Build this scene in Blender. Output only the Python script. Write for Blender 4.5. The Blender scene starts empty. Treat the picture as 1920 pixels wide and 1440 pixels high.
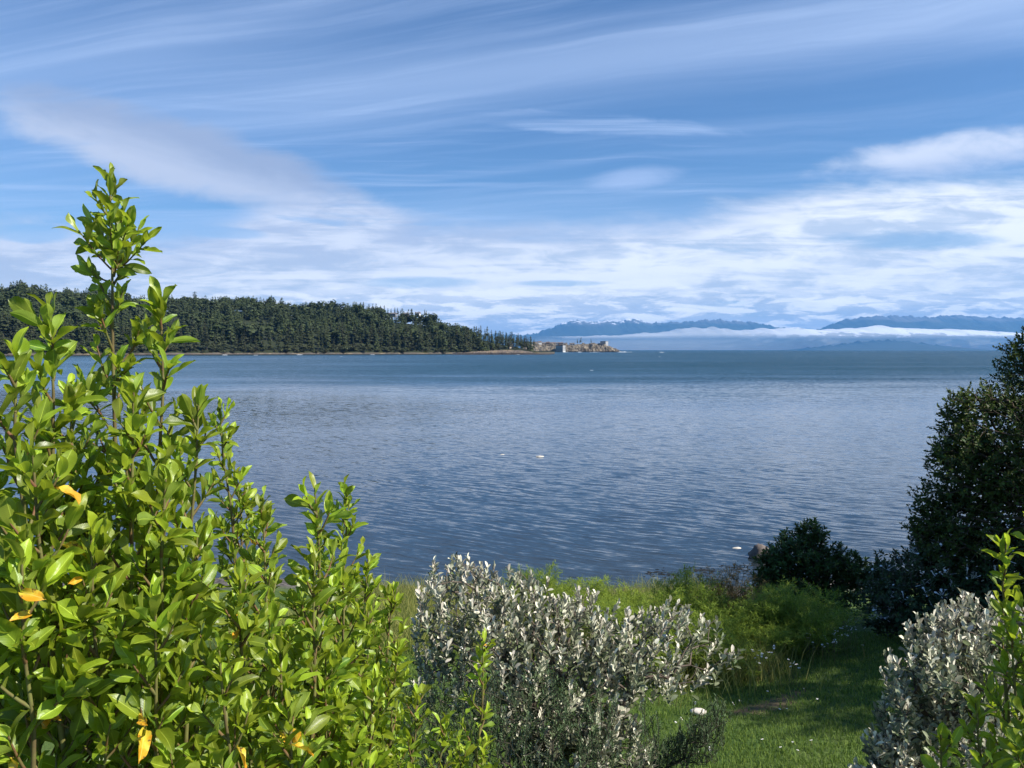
import bpy, math, random
import numpy as np
from mathutils import Vector
R = math.radians
rng = np.random.default_rng(7)
random.seed(7)
SC = bpy.context.scene
COL = SC.collection

# ------------------------------------------------------------------ camera
F, PITCH, CAMZ = 1480.0, math.atan(64 / 1480), 6.0
cam_d = bpy.data.cameras.new('camera'); cam = bpy.data.objects.new('camera', cam_d); COL.objects.link(cam)
cam_d.sensor_width = 36; cam_d.lens = F / 1920 * 36
cam_d.clip_start = 0.05; cam_d.clip_end = 200000
cam.location = (0, 0, CAMZ); cam.rotation_euler = (math.pi / 2 - PITCH, 0, 0)
SC.camera = cam
SC.view_settings.view_transform = 'Standard'; SC.view_settings.look = 'None'
SC.view_settings.exposure = 0.75; SC.view_settings.gamma = 1
SC.cycles.max_bounces = 8; SC.cycles.transmission_bounces = 6; SC.cycles.transparent_max_bounces = 8
SC.cycles.volume_bounces = 0

# ------------------------------------------------------------------ sun
SUN_AZ, SUN_EL = R(112), R(44)
S = Vector((math.sin(SUN_AZ) * math.cos(SUN_EL), math.cos(SUN_AZ) * math.cos(SUN_EL), math.sin(SUN_EL)))
sd = bpy.data.lights.new('sun', 'SUN'); sd.energy = 5.0; sd.angle = R(0.5); sd.color = (1.0, 0.95, 0.87)
so = bpy.data.objects.new('sun', sd); COL.objects.link(so)
so.rotation_euler = S.to_track_quat('Z', 'Y').to_euler(); so.location = (30, 0, 40)

# ------------------------------------------------------------------ node helpers
class NT:
    def __init__(s, tree): s.t = tree; s.t.nodes.clear()
    def n(s, typ, **kw):
        x = s.t.nodes.new(typ)
        for k, v in kw.items(): setattr(x, k, v)
        return x
    def put(s, sock, v):
        if isinstance(v, bpy.types.NodeSocket): s.t.links.new(v, sock)
        elif v is not None: sock.default_value = v
    def m(s, op, a, b=None, c=None, clamp=False):
        x = s.n('ShaderNodeMath', operation=op, use_clamp=clamp)
        for i, v in enumerate((a, b, c)): s.put(x.inputs[i], v)
        return x.outputs[0]
    def add(s, a, b): return s.m('ADD', a, b)
    def mul(s, a, b): return s.m('MULTIPLY', a, b)
    def sub(s, a, b): return s.m('SUBTRACT', a, b)
    def xyz(s, v):
        x = s.n('ShaderNodeSeparateXYZ'); s.put(x.inputs[0], v); return x.outputs
    def vec(s, a, b, c=0.0):
        x = s.n('ShaderNodeCombineXYZ')
        for i, v in enumerate((a, b, c)): s.put(x.inputs[i], v)
        return x.outputs[0]
    def noise(s, v, scale=1.0, detail=4.0, rough=0.55, dist=0.0, color=False):
        x = s.n('ShaderNodeTexNoise'); s.put(x.inputs['Vector'], v)
        for k, q in (('Scale', scale), ('Detail', detail), ('Roughness', rough), ('Distortion', dist)): s.put(x.inputs[k], q)
        return x.outputs['Color' if color else 'Fac']
    def ss(s, v, a, b, lo=0.0, hi=1.0, smooth=True):
        x = s.n('ShaderNodeMapRange', interpolation_type='SMOOTHSTEP' if smooth else 'LINEAR')
        for i, q in enumerate((v, a, b, lo, hi)): s.put(x.inputs[i], q)
        return x.outputs[0]
    def mix(s, f, a, b, mode='MIX'):
        x = s.n('ShaderNodeMix', data_type='RGBA', blend_type=mode)
        s.put(x.inputs[0], f)
        for i, v in ((6, a), (7, b)):
            if isinstance(v, (tuple, list)) and len(v) == 3: v = (*v, 1)
            s.put(x.inputs[i], v)
        return x.outputs[2]
    def attr(s, name):
        x = s.n('ShaderNodeAttribute', attribute_name=name); return x.outputs['Fac']
    def hsv(s, col, h=0.5, sat=1.0, val=1.0):
        x = s.n('ShaderNodeHueSaturation'); s.put(x.inputs['Color'], col)
        s.put(x.inputs['Hue'], h); s.put(x.inputs['Saturation'], sat); s.put(x.inputs['Value'], val)
        return x.outputs[0]

# ------------------------------------------------------------------ world: Nishita sky with cirrus and a low cloud deck
W = bpy.data.worlds.new('World'); SC.world = W; W.use_nodes = True
t = NT(W.node_tree)
WS = 0.084
sky = t.n('ShaderNodeTexSky', sky_type='NISHITA', sun_disc=False)
sky.sun_elevation = SUN_EL; sky.sun_rotation = SUN_AZ; sky.altitude = 0; sky.air_density = 1.0; sky.dust_density = 0.3; sky.ozone_density = 2.5
d = t.n('ShaderNodeTexCoord').outputs['Generated']
x, y, z = t.xyz(d)
yy = t.m('MAXIMUM', t.m('ABSOLUTE', y), 0.22)
sx = t.m('DIVIDE', x, yy); sz = t.m('DIVIDE', t.m('MAXIMUM', z, 0.0), yy)
def px(p): return (p - 960) / F
def py(p): return (656 - p) / F
# streak fields
X = t.m('MAXIMUM', t.add(sx, 2.7), 0.35)
warp = t.noise(t.vec(t.mul(sx, 1.7), t.mul(sz, 3.0), 3.3), 1.0, 3, .5)
th = t.add(t.m('DIVIDE', sz, X), t.mul(t.sub(warp, .5), .022))
s_broad = t.noise(t.vec(t.mul(th, 17), t.mul(X, .55), 1.7), 1.0, 3, .5)
s_fine = t.noise(t.vec(t.mul(th, 120), t.mul(X, 1.3), 5.1), 1.0, 6, .62, .3)
s_mott = t.noise(t.vec(t.mul(sx, 3.5), t.mul(sz, 11), 2.2), 1.0, 5, .55, .5)
cir = t.add(t.mul(t.ss(s_broad, .34, .70), .62), t.mul(t.ss(s_fine, .38, .78), .34))
cir = t.mul(cir, t.add(.55, t.mul(s_mott, .9)))
# a bright band fanning up to the right and a clear blue lane beneath it
lane1 = t.m('DIVIDE', sz, X)
def bump1(v, c, w):
    q = t.m('DIVIDE', t.sub(v, c), w); return t.m('EXPONENT', t.mul(t.mul(q, q), -1.0))
band = t.mul(bump1(lane1, .128, .014), t.ss(sx, -.75, .15))
lane = t.mul(bump1(lane1, .104, .010), t.ss(sx, -.2, .12))
left_veil = t.mul(bump1(sz, .34, .10), t.ss(sx, .1, -.45))
cir = t.add(cir, t.add(t.mul(band, .62), t.mul(left_veil, .28)))
cir = t.mul(cir, t.sub(1.0, t.mul(lane, .75)))
h_st = t.noise(t.vec(t.mul(sx, 1.3), t.add(t.mul(sz, 58), t.mul(warp, 3.0)), 9.1), 1.0, 5, .6, .2)
hmask = t.mul(t.ss(sz, .34, .24), t.ss(sx, .75, .0))
cir = t.add(cir, t.mul(t.mul(t.ss(h_st, .5, .72), hmask), .55))
def blob(cx, cy, a, b, slope, nz, lo=0.0, hi=.8):
    c, s_ = math.cos(slope), math.sin(slope)
    dx = t.sub(sx, px(cx)); dz = t.sub(sz, py(cy))
    u = t.m('DIVIDE', t.add(t.mul(dx, c), t.mul(dz, s_)), a / F)
    v = t.m('DIVIDE', t.sub(t.mul(dz, c), t.mul(dx, s_)), b / F)
    q = t.sub(1.0, t.add(t.mul(u, u), t.mul(v, v)))
    n_ = t.noise(t.vec(t.mul(sx, 9), t.mul(sz, 26), cx * .01), 1.0, 5, .6, .4)
    return t.ss(t.add(q, t.mul(t.sub(n_, .5), nz)), lo, hi), v
wisp, _ = blob(1120, 240, 290, 22, -.06, 2.6)
cir = t.add(cir, t.mul(t.mul(wisp, t.ss(h_st, .38, .62)), .6))
cir = t.m('MINIMUM', t.mul(cir, .70), .85)
front = t.ss(y, -.05, .25)
cir = t.mul(cir, t.mul(t.ss(sz, .95, .5), front))
K = 0.84 / WS
def c3(r, g, b): return (r * K, g * K, b * K, 1)
skyc = t.mix(1.0, sky.outputs[0], (0.53, 0.73, 0.94, 1), 'MULTIPLY')
colr = t.mix(cir, skyc, c3(.42, .54, .78))
# lens cloud at the left, pale cloud at the right
puff0 = t.noise(t.vec(t.add(t.mul(sx, 6), t.mul(sz, 1.6)), t.add(t.mul(sz, 20), t.mul(sx, 6)), 6.1), 1.0, 6, .58, .4)
ls, lv = blob(330, 290, 360, 70, -.29, 1.7, -.35, .6)
lcol = t.mix(t.ss(t.add(lv, t.mul(t.sub(puff0, .5), 1.6)), .5, -.55), c3(.28, .35, .51), c3(.44, .50, .64))
colr = t.mix(t.mul(ls, .92), colr, lcol)
rs, rv = blob(1815, 290, 320, 48, .13, 2.2, -.1, 1.25)
colr = t.mix(t.mul(rs, .85), colr, t.mix(t.ss(rv, -.6, .3), c3(.42, .50, .68), c3(.62, .67, .79)))
ms, mv = blob(1195, 336, 115, 24, .10, 1.4, 0, 1.3)
colr = t.mix(t.mul(ms, .5), colr, c3(.44, .54, .78))
# cloud deck down to the horizon
dn = t.noise(t.vec(t.mul(sx, 4.2), t.mul(sz, 16), .4), 1.0, 6, .6, .5)
dn2 = t.noise(t.vec(t.mul(sx, 15), t.mul(sz, 55), 4.4), 1.0, 6, .62, .6)
edge = t.add(.166, t.mul(t.ss(sx, .12, .55), .05))
edge = t.sub(edge, t.mul(bump1(sx, px(330), .11), .02))
edge = t.add(edge, t.mul(bump1(sx, px(590), .10), .035))
q = t.add(t.sub(edge, sz), t.add(t.mul(t.sub(dn, .5), .065), t.mul(t.sub(dn2, .5), .03)))
deck = t.mul(t.ss(q, -.012, .03), front)
gn = t.noise(t.vec(t.mul(sx, 3.1), t.mul(sz, 30), 7.7), 1.0, 5, .6, .5)
gap = t.mul(t.mul(t.ss(gn, .59, .68), t.ss(sz, .015, .05)), .9)
g1, _ = blob(800, 530, 130, 14, 0, 1.6); g2, _ = blob(1700, 452, 190, 22, 0, 2.0); g3, _ = blob(1050, 532, 110, 8, 0, 1.5)
g4, _ = blob(430, 438, 90, 13, -.05, 1.4); g5, _ = blob(60, 440, 90, 20, 0, 1.6)
gap = t.m('MAXIMUM', gap, t.m('MAXIMUM', t.m('MAXIMUM', g1, g2), t.m('MAXIMUM', t.m('MAXIMUM', g4, g5), g3)))
deck = t.mul(deck, t.sub(1.0, t.mul(gap, .72)))
lay = t.noise(t.vec(t.mul(sx, 3.3), t.mul(sz, 38), 1.4), 1.0, 6, .62, .7)
puff = t.noise(t.vec(t.mul(sx, 12), t.mul(sz, 46), 8.4), 1.0, 7, .6, .5)
sh = t.add(t.mul(lay, .62), t.mul(puff, .5))
dcol = t.mix(t.ss(sh, .46, .64), c3(.46, .54, .67), c3(.80, .83, .88))
rim = t.ss(q, .055, .0)
dcol = t.mix(t.mul(rim, t.ss(sx, .55, .1, .15, .75)), dcol, c3(.31, .39, .57))
lg = t.mul(t.mul(t.ss(sx, .15, -.2), t.ss(sz, .07, .14)), .65)
dcol = t.mix(lg, dcol, t.mix(t.ss(sh, .42, .64), c3(.36, .43, .60), c3(.52, .58, .72)))
colr = t.mix(t.mul(deck, .95), colr, dcol)
lowhz = t.ss(sz, .10, .03)
puff2 = t.noise(t.vec(t.mul(sx, 17), t.mul(sz, 90), 3.9), 1.0, 7, .62, .4)
colr = t.mix(t.mul(t.mul(lowhz, front), .72), colr, t.mix(t.ss(puff2, .44, .57), c3(.42, .51, .66), c3(1.22, 1.20, 1.15)))
bg = t.n('ShaderNodeBackground'); t.put(bg.inputs[0], colr); bg.inputs[1].default_value = WS
t.put(t.n('ShaderNodeOutputWorld').inputs[0], bg.outputs[0])

# ------------------------------------------------------------------ generic builders
def at(pxx, pyy, D):
    dx, dy = (pxx - 960) / F, (720 - pyy) / F
    c, s = math.cos(PITCH), math.sin(PITCH)
    w = np.array([dx, c + dy * s, -s + dy * c]); w = w * (D / w[1])
    return np.array([w[0], w[1], w[2] + CAMZ])
_gy = [-20, 4, 6, 8, 11, 14, 17, 20, 25, 45, 80]
_gz = [2.9, 2.85, 2.8, 2.55, 1.85, 1.1, .5, .0, -.45, -2, -4]
def zg(xx, yy):
    xx = np.asarray(xx, float); yy = np.asarray(yy, float)
    return np.interp(yy + .5 * np.sin(xx * .35 + 1) + .15 * np.sin(xx * 1.3), _gy, _gz) + .02 * np.sin(xx * 2.1 + yy) * np.cos(yy * 1.7)
def gp(pxx, pyy):                                    # the ground point seen at a pixel
    lo, hi = 3.0, 30.0
    for _ in range(50):
        m_ = (lo + hi) / 2; p = at(pxx, pyy, m_)
        if p[2] > zg(p[0], p[1]): lo = m_
        else: hi = m_
    p = at(pxx, pyy, lo); return np.array([p[0], p[1], float(zg(p[0], p[1]))])
def link(o, parent=None):
    COL.objects.link(o)
    if parent is not None: o.parent = parent
    return o
def tag(o, label=None, cat=None, group=None, kind=None):
    for k, v in (('label', label), ('category', cat), ('group', group), ('kind', kind)):
        if v: o[k] = v
    return o
def empty(name, loc, label, cat, group=None):
    o = bpy.data.objects.new(name, None); o.empty_display_size = .2; o.location = [float(v) for v in loc]
    return tag(link(o), label, cat, group)
def mesh(name, V, faces, mats=(), uv=None, attrs=None, smooth=False, mat_idx=None):
    """faces: list of (n,k) index arrays."""
    V = np.ascontiguousarray(V, dtype=np.float32); me = bpy.data.meshes.new(name)
    faces = [np.asarray(f, dtype=np.int32) for f in faces if len(f)]
    me.vertices.add(len(V)); me.vertices.foreach_set('co', V.ravel())
    idx = np.concatenate([f.ravel() for f in faces]); tot = np.concatenate([np.full(len(f), f.shape[1], np.int32) for f in faces])
    me.loops.add(len(idx)); me.loops.foreach_set('vertex_index', idx)
    st = np.concatenate([[0], np.cumsum(tot)[:-1]]).astype(np.int32)
    me.polygons.add(len(tot)); me.polygons.foreach_set('loop_start', st)
    me.polygons.foreach_set('use_smooth', np.full(len(tot), smooth))
    if mat_idx is not None: me.polygons.foreach_set('material_index', np.asarray(mat_idx, np.int32))
    if uv is not None:
        l = me.uv_layers.new(name='UVMap'); l.data.foreach_set('uv', np.asarray(uv, np.float32)[idx].ravel())
    for k, v in (attrs or {}).items():
        a = me.attributes.new(k, 'FLOAT', 'POINT'); a.data.foreach_set('value', np.asarray(v, np.float32))
    for m_ in mats: me.materials.append(m_)
    me.update(calc_edges=True); me.validate()
    return me
def obj(name, me, parent=None, loc=None):
    o = link(bpy.data.objects.new(name, me), parent)
    if loc is not None: o.location = [float(v) for v in loc]
    return o
class MB:                                            # small polygon collector
    def __init__(s): s.V = []; s.f3 = []; s.f4 = []; s.n = 0
    def raw(s, V, f4=(), f3=()):
        V = np.asarray(V, float).reshape(-1, 3); s.V.append(V)
        if len(f4): s.f4.append(np.asarray(f4) + s.n)
        if len(f3): s.f3.append(np.asarray(f3) + s.n)
        s.n += len(V)
    def box(s, x0, x1, y0, y1, z0, z1, rz=0, c=(0, 0, 0)):
        v = np.array([[a, b, q] for q in (z0, z1) for b in (y0, y1) for a in (x0, x1)], float)
        cc, s_ = math.cos(rz), math.sin(rz)
        v = np.c_[v[:, 0] * cc - v[:, 1] * s_, v[:, 0] * s_ + v[:, 1] * cc, v[:, 2]] + np.array(c, float)
        s.raw(v, [[0, 2, 3, 1], [4, 5, 7, 6], [0, 1, 5, 4], [2, 6, 7, 3], [0, 4, 6, 2], [1, 3, 7, 5]])
    def gable(s, x0, x1, y0, y1, z0, h, rz=0, c=(0, 0, 0)):      # ridge along x
        ym = (y0 + y1) / 2
        v = np.array([[x0, y0, z0], [x1, y0, z0], [x1, y1, z0], [x0, y1, z0], [x0, ym, z0 + h], [x1, ym, z0 + h]], float)
        cc, s_ = math.cos(rz), math.sin(rz)
        v = np.c_[v[:, 0] * cc - v[:, 1] * s_, v[:, 0] * s_ + v[:, 1] * cc, v[:, 2]] + np.array(c, float)
        s.raw(v, [[0, 1, 5, 4], [2, 3, 4, 5], [0, 3, 2, 1]], [[0, 4, 3], [1, 2, 5]])
    def tube(s, P, rad, k=6):
        P = np.asarray(P, float); n = len(P); rad = np.broadcast_to(np.asarray(rad, float), (n,))
        T = np.gradient(P, axis=0); T /= np.linalg.norm(T, axis=1)[:, None] + 1e-9
        ref = np.array([0.31, 0.17, 0.93]) if abs(T[0] @ np.array([0, 0, 1.])) < .8 else np.array([1., .2, .1])
        e1 = np.cross(T, ref); e1 /= np.linalg.norm(e1, axis=1)[:, None] + 1e-9; e2 = np.cross(T, e1)
        a = np.arange(k) * 2 * np.pi / k
        V = P[:, None] + rad[:, None, None] * (np.cos(a)[None, :, None] * e1[:, None] + np.sin(a)[None, :, None] * e2[:, None])
        i = np.arange(n - 1)[:, None] * k; j = np.arange(k)[None]; j2 = (j + 1) % k
        s.raw(V.reshape(-1, 3), np.stack([i + j, i + j2, i + k + j2, i + k + j], -1).reshape(-1, 4))
    def edges(s, A, B, ra, rb, k=5):
        A = np.asarray(A, float); B = np.asarray(B, float); n = len(A)
        if n == 0: return
        T = B - A; T /= np.linalg.norm(T, axis=1)[:, None] + 1e-9
        e1, e2 = basis(T); a = np.arange(k) * 2 * np.pi / k
        ring = np.cos(a)[None, :, None] * e1[:, None] + np.sin(a)[None, :, None] * e2[:, None]
        V = np.concatenate([A[:, None] + ring * np.reshape(ra, (-1, 1, 1)), B[:, None] + ring * np.reshape(rb, (-1, 1, 1))], 1)
        j = np.arange(k); j2 = (j + 1) % k; q = np.stack([j, j2, k + j2, k + j], -1)
        s.raw(V.reshape(-1, 3), (q[None] + (np.arange(n) * 2 * k)[:, None, None]).reshape(-1, 4))
    def mesh(s, name, mats=(), smooth=False, attrs=None):
        return mesh(name, np.concatenate(s.V), [np.concatenate(f) for f in (s.f4, s.f3) if f], mats, smooth=smooth, attrs=attrs)
def basis(A):
    ref = np.where(np.abs(A[:, 2:3]) < .85, np.array([[0, 0, 1.]]), np.array([[1., 0, 0]]))
    e1 = np.cross(A, ref); e1 /= np.linalg.norm(e1, axis=1)[:, None] + 1e-9
    return e1, np.cross(A, e1)
def unit(v): v = np.asarray(v, float); return v / (np.linalg.norm(v, axis=-1, keepdims=True) + 1e-9)
def leaf_template(cols, rows, pw=.75, skew=0.0, fold=.25, curl=.2, wave=0.0, pet=.06, twist=0.0, tipdip=0.0):
    v = np.linspace(0, 1, rows); u = np.linspace(-1, 1, cols)
    vv = np.clip((v - pet) / (1 - pet), 0, 1)
    w = np.clip(4 * vv * (1 - vv), 0, 1) ** pw * (1 + skew * (vv - .5)) * .5 + .012
    U, Vv = np.meshgrid(u, v); Wd = w[:, None] * np.ones_like(U)
    Xx = U * Wd
    Z = fold * np.abs(U) * Wd * .8 - curl * (Vv ** 2) * .6 + wave * np.sin(Vv * 9 + U * 1.2) * np.abs(U) * .06 - tipdip * np.clip(Vv - .6, 0, 1) ** 2
    a = twist * Vv
    X2 = Xx * np.cos(a) - Z * np.sin(a) * .3; Z2 = Z + Xx * np.sin(a)
    tv = np.stack([X2, Vv * np.ones_like(U), Z2], -1).reshape(-1, 3)
    i = np.arange(rows - 1)[:, None] * cols; j = np.arange(cols - 1)[None]
    tf = np.stack([i + j, i + j + 1, i + cols + j + 1, i + cols + j], -1).reshape(-1, 4)
    return tv, tf, np.stack([U, Vv], -1).reshape(-1, 2)
def place(ax, phi, alpha):
    e1, e2 = basis(ax); rad = np.cos(phi)[:, None] * e1 + np.sin(phi)[:, None] * e2
    ca, sa = np.cos(alpha)[:, None], np.sin(alpha)[:, None]
    return ca * ax + sa * rad, sa * ax - ca * rad
def leaf_mesh(name, P, T, N, L, Wd, rnd, age, temps, mats, smooth=True, aspect_noise=True):
    n = len(P); ti = rng.integers(0, len(temps), n); Vs, Fs, UV, RN, AG = [], [], [], [], []; off = 0
    B = np.cross(T, N)
    for k, (tv, tf, tuv) in enumerate(temps):
        s = np.where(ti == k)[0]
        if not len(s): continue
        V = P[s][:, None] + tv[None, :, 1:2] * (T[s] * L[s][:, None])[:, None] + tv[None, :, 0:1] * (B[s] * Wd[s][:, None])[:, None] + tv[None, :, 2:3] * (N[s] * L[s][:, None])[:, None]
        m_ = len(tv); Vs.append(V.reshape(-1, 3))
        Fs.append((tf[None] + (np.arange(len(s)) * m_)[:, None, None]).reshape(-1, 4) + off); off += len(s) * m_
        UV.append(np.tile(tuv, (len(s), 1))); RN.append(np.repeat(rnd[s], m_)); AG.append(np.repeat(age[s], m_))
    return mesh(name, np.concatenate(Vs), [np.concatenate(Fs)], mats, uv=np.concatenate(UV), attrs={'rnd': np.concatenate(RN), 'age': np.concatenate(AG)}, smooth=smooth)
def grow(root, tips, extra=(), kpl=.35, curve=.25):
    """branch skeleton: every tip joins the cheapest node already there"""
    N_ = [np.array(root, float)]; par = [-1]; pl = [0.0]
    for q in extra:
        par.append(len(N_) - 1); pl.append(pl[-1] + np.linalg.norm(q - N_[-1])); N_.append(np.array(q, float))
    cap = len(N_) + len(tips) * 3; A = np.zeros((cap, 3)); A[:len(N_)] = N_; PL = np.zeros(cap); PL[:len(N_)] = pl; n = len(N_)
    end = np.zeros(len(tips), int)
    for ti_ in np.argsort(np.linalg.norm(tips - N_[0], axis=1)):
        q = tips[ti_]; dd = np.linalg.norm(A[:n] - q, axis=1); c = dd + kpl * PL[:n]; b = int(np.argmin(c))
        p = A[b]; dist = dd[b]
        dirp = (p - A[par[b]]) if par[b] >= 0 else np.array([0, 0, 1.]); dirp = dirp / (np.linalg.norm(dirp) + 1e-9)
        last = b
        for f_ in (.4, .75, 1.0):
            w = p + (q - p) * f_ + dirp * dist * curve * f_ * (1 - f_) * 1.6 + (rng.normal(0, .03, 3) * dist if f_ < 1 else 0)
            A[n] = w; par.append(last); PL[n] = PL[last] + np.linalg.norm(w - A[last]); last = n; n += 1
        end[ti_] = last
    par = np.array(par); cnt = np.zeros(n); cnt[end] += 1
    for i in range(n - 1, 0, -1): cnt[par[i]] += cnt[i]
    return A[:n], par, cnt, end
def skeleton_mesh(name, A, par, cnt, r0, pw=.5, k=5, mats=(), rmax=1.0):
    r = np.minimum(r0 * np.maximum(cnt, 1) ** pw, rmax); i = np.arange(1, len(A)); m_ = MB()
    m_.edges(A[par[i]], A[i], np.minimum(r[par[i]], r[i] * 1.35), r[i], k)
    return m_.mesh(name, mats, smooth=True)

# ------------------------------------------------------------------ materials
def newmat(name):
    m_ = bpy.data.materials.new(name); m_.use_nodes = True; return m_, NT(m_.node_tree)
def out(t, sh): t.put(t.n('ShaderNodeOutputMaterial').inputs[0], sh)
def pbsdf(t, col, rough=.6, spec=.4, normal=None, **kw):
    p = t.n('ShaderNodeBsdfPrincipled'); t.put(p.inputs['Base Color'], (*col, 1) if isinstance(col, tuple) and len(col) == 3 else col)
    t.put(p.inputs['Roughness'], rough); t.put(p.inputs['Specular IOR Level'], spec)
    if normal is not None: t.put(p.inputs['Normal'], normal)
    for k, v in kw.items(): t.put(p.inputs[k], v)
    return p.outputs[0]
def leaf_mat(name, old, young, back, trans, rough=.34, spec=.5, tw=.36, vein=.35, hue_j=.03, val_j=.5, rib=None):
    m_, t = newmat(name)
    rnd, age = t.attr('rnd'), t.attr('age')
    u, v, _ = t.xyz(t.n('ShaderNodeUVMap').outputs[0])
    au = t.m('ABSOLUTE', u)
    c = t.mix(age, old, young)
    c = t.mix(t.n('ShaderNodeNewGeometry').outputs['Backfacing'], c, t.mix(.5, back, c))
    sv = t.m('SINE', t.mul(t.add(t.mul(v, 14), t.mul(au, -3.2)), 6.283))
    pos = t.n('ShaderNodeNewGeometry').outputs['Position']
    blot = t.noise(pos, 60, 3, .6)
    c = t.mix(t.mul(t.ss(sv, .75, 1.0),   .10 * vein / .35), c, (*[min(1, q * 1.9 + .02) for q in young], 1))
    ribc = rib or tuple(min(1, q * 1.8 + .05) for q in young)
    c = t.mix(t.mul(t.ss(au, .075, .03), vein * 1.6), c, (*ribc, 1))
    spot = t.mul(t.ss(t.noise(pos, 170, 2, .5), .70, .75), t.ss(t.noise(pos, 9, 2, .5), .5, .62)); c = t.mix(t.mul(spot, .8), c, (.10, .06, .02))
    c = t.hsv(c, t.add(.5, t.mul(t.sub(rnd, .5), hue_j)), 1.0, t.mul(t.add(1 - val_j / 2, t.mul(rnd, val_j)), t.add(.8, t.mul(blot, .4))))
    bmp = t.n('ShaderNodeBump'); bmp.inputs['Strength'].default_value = .25; bmp.inputs['Distance'].default_value = .002
    t.put(bmp.inputs['Height'], t.add(t.mul(sv, .07), t.add(t.mul(blot, 1.2), t.ss(au, 0, .12))))
    p = pbsdf(t, c, t.add(rough, t.mul(t.sub(blot, .5), .25)), spec, bmp.outputs[0])
    if tw > 0:
        tr = t.n('ShaderNodeBsdfTranslucent'); t.put(tr.inputs[0], t.hsv(t.mix(.3, trans, c), .5, 1.0, t.add(.75, t.mul(rnd, .5))))
        ms = t.n('ShaderNodeMixShader'); t.put(ms.inputs[0], tw); t.put(ms.inputs[1], p); t.put(ms.inputs[2], tr.outputs[0]); p = ms.outputs[0]
    out(t, p); return m_
def plain_mat(name, col, rough=.8, var=.3, scale=8.0, spec=.3, col2=None, bump=0.0):
    m_, t = newmat(name); pos = t.n('ShaderNodeNewGeometry').outputs['Position']
    nz = t.noise(pos, scale, 5, .6)
    c = t.mix(t.ss(nz, .35, .65), col, col2) if col2 else t.hsv((*col, 1), .5, 1, t.add(1 - var, t.mul(nz, 2 * var)))
    nrm = None
    if bump:
        b = t.n('ShaderNodeBump'); b.inputs['Strength'].default_value = .7; b.inputs['Distance'].default_value = bump; t.put(b.inputs['Height'], nz); nrm = b.outputs[0]
    out(t, pbsdf(t, c, rough, spec, nrm)); return m_
M_LAUREL = leaf_mat('laurel_leaf', (.070, .135, .011), (.33, .41, .025), (.22, .27, .06), (.55, .68, .03), rough=.40, tw=.38, val_j=.75)
M_SHADE_LAUREL = M_LAUREL
def yellow_mat():
    m_, t = newmat('yellow_leaf'); pos = t.n('ShaderNodeNewGeometry').outputs['Position']
    u, v, _ = t.xyz(t.n('ShaderNodeUVMap').outputs[0])
    nz = t.noise(pos, 45, 4, .6); c = t.mix(t.ss(t.add(nz, t.mul(v, .25)), .52, .72), (.72, .56, .05), (.70, .34, .02))
    c = t.mix(t.ss(t.m('ABSOLUTE', u), .08, .03), c, (.75, .55, .12)); br = t.noise(pos, 70, 4, .6); c = t.mix(t.ss(t.add(br, t.mul(t.m('ABSOLUTE', u), .10)), .62, .72), c, (.16, .08, .025)); p = pbsdf(t, c, .5, .4)
    tr = t.n('ShaderNodeBsdfTranslucent'); t.put(tr.inputs[0], c); ms = t.n('ShaderNodeMixShader')
    ms.inputs[0].default_value = .35; t.put(ms.inputs[1], p); t.put(ms.inputs[2], tr.outputs[0]); out(t, ms.outputs[0]); return m_
M_YELLOW = yellow_mat()
M_TWIG = plain_mat('laurel_twig', (.16, .075, .035), .7, .4, 25, col2=(.13, .14, .04))
M_STEM = plain_mat('green_stem', (.17, .17, .05), .6, .3, 12, col2=(.12, .085, .04))
M_SILVER = leaf_mat('silver_leaf', (.095, .12, .05), (.76, .71, .57), (.68, .63, .52), (.3, .33, .2), rough=.85, spec=.15, tw=.1, vein=.12, hue_j=.05, val_j=.6, rib=(.6, .6, .52))
M_GREYTWIG = plain_mat('grey_twig', (.11, .085, .065), .9, .4, 20)
M_ROSETWIG = plain_mat('rosemary_twig', (.05, .045, .03), .9, .4, 20)
M_ROSE = leaf_mat('rosemary_needle', (.035, .065, .022), (.10, .15, .06), (.10, .13, .08), (.1, .15, .05), rough=.6, spec=.3, tw=.1, vein=0.05)
M_TREE = leaf_mat('tree_leaf', (.026, .052, .012), (.095, .125, .025), (.05, .07, .03), (.10, .16, .02), rough=.5, spec=.3, tw=.2, vein=.1, hue_j=.05, val_j=.6)
M_SHORE = leaf_mat('shore_shrub_leaf', (.035, .075, .02), (.09, .15, .035), (.05, .08, .03), (.08, .15, .02), rough=.5, spec=.3, tw=.2, vein=.1, hue_j=.04, val_j=.6)
M_THICK = leaf_mat('thicket_leaf', (.032, .062, .024), (.07, .115, .035), (.05, .07, .04), (.06, .11, .02), rough=.5, spec=.4, tw=.2, vein=.1, hue_j=.04, val_j=.6)
M_BARK = plain_mat('bark', (.075, .055, .04), .9, .4, 14, bump=.02)
def strand_mat(name, a, b, tr_=.4):
    m_, t = newmat(name); c = t.mix(t.attr('rnd'), a, b)
    p = pbsdf(t, c, .6, .25); tr = t.n('ShaderNodeBsdfTranslucent'); t.put(tr.inputs[0], c); ms = t.n('ShaderNodeMixShader')
    ms.inputs[0].default_value = tr_; t.put(ms.inputs[1], p); t.put(ms.inputs[2], tr.outputs[0]); out(t, ms.outputs[0]); return m_
M_FENNEL = strand_mat('fennel_frond', (.11, .19, .022), (.34, .42, .05))
M_FENNEL_BROWN = strand_mat('brown_frond', (.13, .10, .04), (.22, .17, .06))
M_GRASS = strand_mat('grass_blade', (.075, .145, .022), (.23, .31, .06))
M_TALLGRASS = strand_mat('tall_grass', (.10, .15, .022), (.36, .34, .10))
M_PETAL = plain_mat('white_petal', (.78, .78, .76), .7, .05)
M_YOLK = plain_mat('flower_centre', (.65, .42, .04), .7, .1)
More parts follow.
